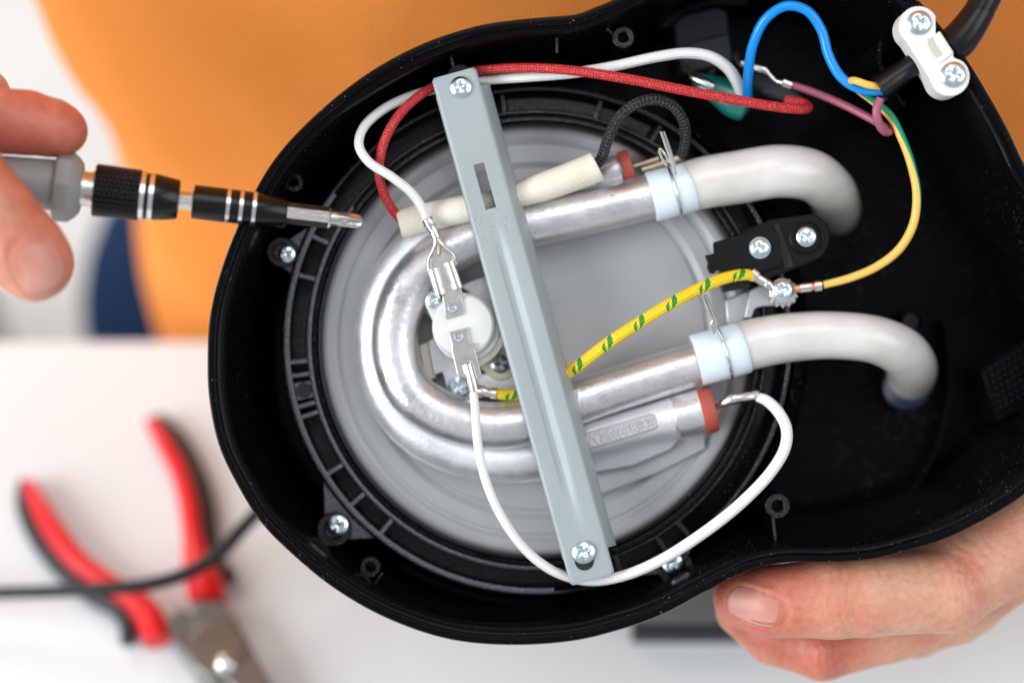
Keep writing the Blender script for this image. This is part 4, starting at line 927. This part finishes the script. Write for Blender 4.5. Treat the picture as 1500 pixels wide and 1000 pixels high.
Vc, Fc = surface_nets(body_core, (-0.47, -0.25, 0.72), (0.52, 0.45, 1.46), 0.009)
Vc = np.array([np.array(FINV @ Vector(v)) for v in Vc])
pe = thing('person', 'person in an orange shirt and blue jeans holding a screwdriver and the opened machine', 'person', np.array(FINV @ Vector((TX, TY, 0))))
Vall = np.vstack([Vl*S, Vr*S, Vc]); Fall = np.vstack([Fl, Fr+len(Vl), Fc+len(Vl)+len(Vr)])
body = obj('body', Vall, Fall, M['skin'], pe, smooth=180)
def flush_shade(pts):
    f = np.zeros(len(Vall))
    for (x, y, z, r, a) in pts: c_ = np.array(P(x, y, z)); f += a*np.exp(-(np.linalg.norm(Vall-c_, axis=1)/(r*S))**2)
    return f
fl = flush_shade([(1075,880,-70,80,1.0),(1210,960,-150,70,0.9),(1180,870,-40,90,0.5),(1400,860,-60,50,0.35),(1100,930,-180,90,0.6),(90,190,90,90,1.0),(30,185,100,90,0.9),(50,390,170,60,0.7),(-20,220,100,110,0.8),(20,330,160,90,0.35),(1330,850,-40,70,-0.35)])  # redness of knuckles and tips, deepened on the screwdriver hand's shaded side
at = body.data.attributes.new('flush_shade', 'FLOAT', 'POINT'); at.data.foreach_set('value', np.clip(0.35+fl, 0, 1.3).astype(np.float32))
# nails: a curved plate laid on the finger by marching the distance field along the sight line
def nail(fn, c, ax, half_l, half_w, z_hi, name, label, zdir=(0, 0, 1)):
    ax = np.array(ax, float); ax /= np.linalg.norm(ax); sd_ = np.array((-ax[1], ax[0])); nu, nv = 20, 20; V = []; F = []
    for i in range(nu+1):
        for j in range(nv+1):
            u = -1+2*i/nu; v = -1+2*j/nv
            # squircle outline
            uu = u*math.sqrt(1-0.42*v*v); vv = v*math.sqrt(1-0.36*u*u)
            x, y = np.array(c)+ax*uu*half_l+sd_*vv*half_w
            zs = np.linspace(z_hi, z_hi-260, 261); pts = np.array([Q3(x, y, z) for z in zs])
            g = fn(pts[:, 0], pts[:, 1], pts[:, 2]); k = int(np.argmax(g < 0)) if (g < 0).any() else 200
            lift = 2.4*(1-max(abs(u), abs(v))**3)-1.5+(1.2*max(0, u)**3)
            V.append(P(x, y, zs[k]+lift))
    V = np.array(V); Zg = V[:, 2].reshape(nu+1, nv+1)
    for _ in range(6):
        Zp = np.pad(Zg, 1, mode='edge'); Zg = (Zp[1:-1, 1:-1]*2+Zp[:-2, 1:-1]+Zp[2:, 1:-1]+Zp[1:-1, :-2]+Zp[1:-1, 2:])/6
    V[:, 2] = Zg.ravel()
    for i in range(nu):
        for j in range(nv): F.append((i*(nv+1)+j, i*(nv+1)+j+1, (i+1)*(nv+1)+j+1, (i+1)*(nv+1)+j))
    o = obj(name, V, F, M['nail'], body, smooth=180, label=label)
    s_ = o.modifiers.new('thick', 'SOLIDIFY'); s_.thickness = 2.0*S; s_.offset = 0
    return o
nail(hand_l, (1108, 888), (-1, -0.32), 44, 25, 60, 'fingernail', 'nail of the finger under the machine edge')
nail(hand_rz, (55, 388), (0.35, 1), 40, 36, 330, 'fingernail', 'nail of the thumb below the screwdriver')

# shirt: loft fitted round the torso
rows = [(-330,20),(-200,30),(-120,45),(-50,72),(-20,100),(10,125),(50,148),(80,158),(130,168),(200,190),(300,203),(380,222),(445,245),(500,262),(560,280),(640,300)]
lv = []
cy_ = [-330,0,640]; cx_c = [0,0,0]
for yy, xx in rows:
    xx = xx+np.interp(yy, cy_, cx_c)
    q = on_depth(xx, yy, TY); lv.append((q.z, TX-q.x))
lv.sort(); zs = np.array([a for a, b in lv]); hw = np.array([b for a, b in lv])
zz = np.linspace(zs[0]-0.03, 1.30, 90); V = []; F = []; nv = 160
for i, z in enumerate(zz):
    a = np.interp(z, zs, hw); 
    if z > zs[-1]: a = hw[-1]
    if z > 1.2: a *= max(0.35, 1-((z-1.2)/0.12)**2)
    b = 0.118 if z < 1.2 else 0.118*max(0.4, 1-((z-1.2)/0.13)**2)
    b += 0.012*max(0, (0.9-z))/0.1 if z < 0.9 else 0
    for j in range(nv):
        g = 2*PI*j/nv; cx_, sy_ = math.cos(g), math.sin(g)
        x = TX+a*math.copysign(abs(cx_)**0.85, cx_); y = TY+b*math.copysign(abs(sy_)**0.85, sy_)
        f = 0.006*noise.noise(Vector((x*14, 0.3, z*5)))+0.005*noise.noise(Vector((x*22+z*9, y*8, z*12)))+0.004*math.sin(x*46+z*20+3*noise.noise(Vector((x*6, 0, z*6))))*max(0, noise.noise(Vector((x*5, 2, z*4)))+0.25)
        x += f*cx_*0.6; y += f*sy_*1.3
        V.append(FINV @ Vector((x, y, z)))
for i in range(len(zz)-1):
    for j in range(nv): k = (j+1) % nv; F.append((i*nv+j, i*nv+k, (i+1)*nv+k, (i+1)*nv+j))
shirt = obj('shirt', V, F, M['shirt'], pe, smooth=180, label='orange shirt')
def slv_w(a, b, ra, rb, nm):
    A = np.array(FINV @ Vector(a)); B = np.array(FINV @ Vector(b)); L = np.linalg.norm(B-A)
    V, F = lathe_between(A, B, [(0, ra*0.7), (0.1*L, ra), (L, rb), (L, rb*0.93), (0.6*L, rb*0.9)], 32); return obj(nm, V, F[:-1], M['shirt'], shirt, smooth=60)
slv_w(sh_l, (sh_l[0]+0.14, TY-0.03, 1.14), 0.075, 0.078, 'sleeve'); slv_w(sh_r, (sh_r[0]-0.10, TY-0.05, 1.18), 0.072, 0.072, 'sleeve')
def jeans(X, Y, Z):
    g = cone(X, Y, Z, (TX-0.06, TY+0.04, 0.72), (TX+0.06, TY+0.04, 0.72), 0.105, 0.105)
    for s_ in (-1, 1):
        l = smin(cone(X, Y, Z, (TX+s_*0.098, TY+0.04, 0.72), (TX+s_*0.150, TY+0.03, 0.55), 0.098, 0.098), cone(X, Y, Z, (TX+s_*0.150, TY+0.03, 0.55), (TX+s_*0.155, TY+0.06, 0.40), 0.098, 0.075), 0.03)
        l = smin(l, cone(X, Y, Z, (TX+s_*0.155, TY+0.06, 0.40), (TX+s_*0.15, TY+0.12, 0.04), 0.07, 0.06), 0.03)
        g = smin(g, l, 0.04)
    return g+0.003*np.sin(X*60+Z*30)*np.sin(Z*45)
Vj, Fj = surface_nets(jeans, (TX-0.32, TY-0.16, -0.03), (TX+0.32, TY+0.25, 0.95), 0.011)
obj('jeans', [FINV @ Vector(v) for v in Vj], Fj, M['jeans'], pe, smooth=180, label='blue denim jeans')

# ================================================================= tip everything into the room
bpy.context.view_layer.update()
for o in list(col.objects):
    if o.parent is None and o.type in ('MESH', 'EMPTY'):
        o.matrix_world = FRAME @ o.matrix_basis
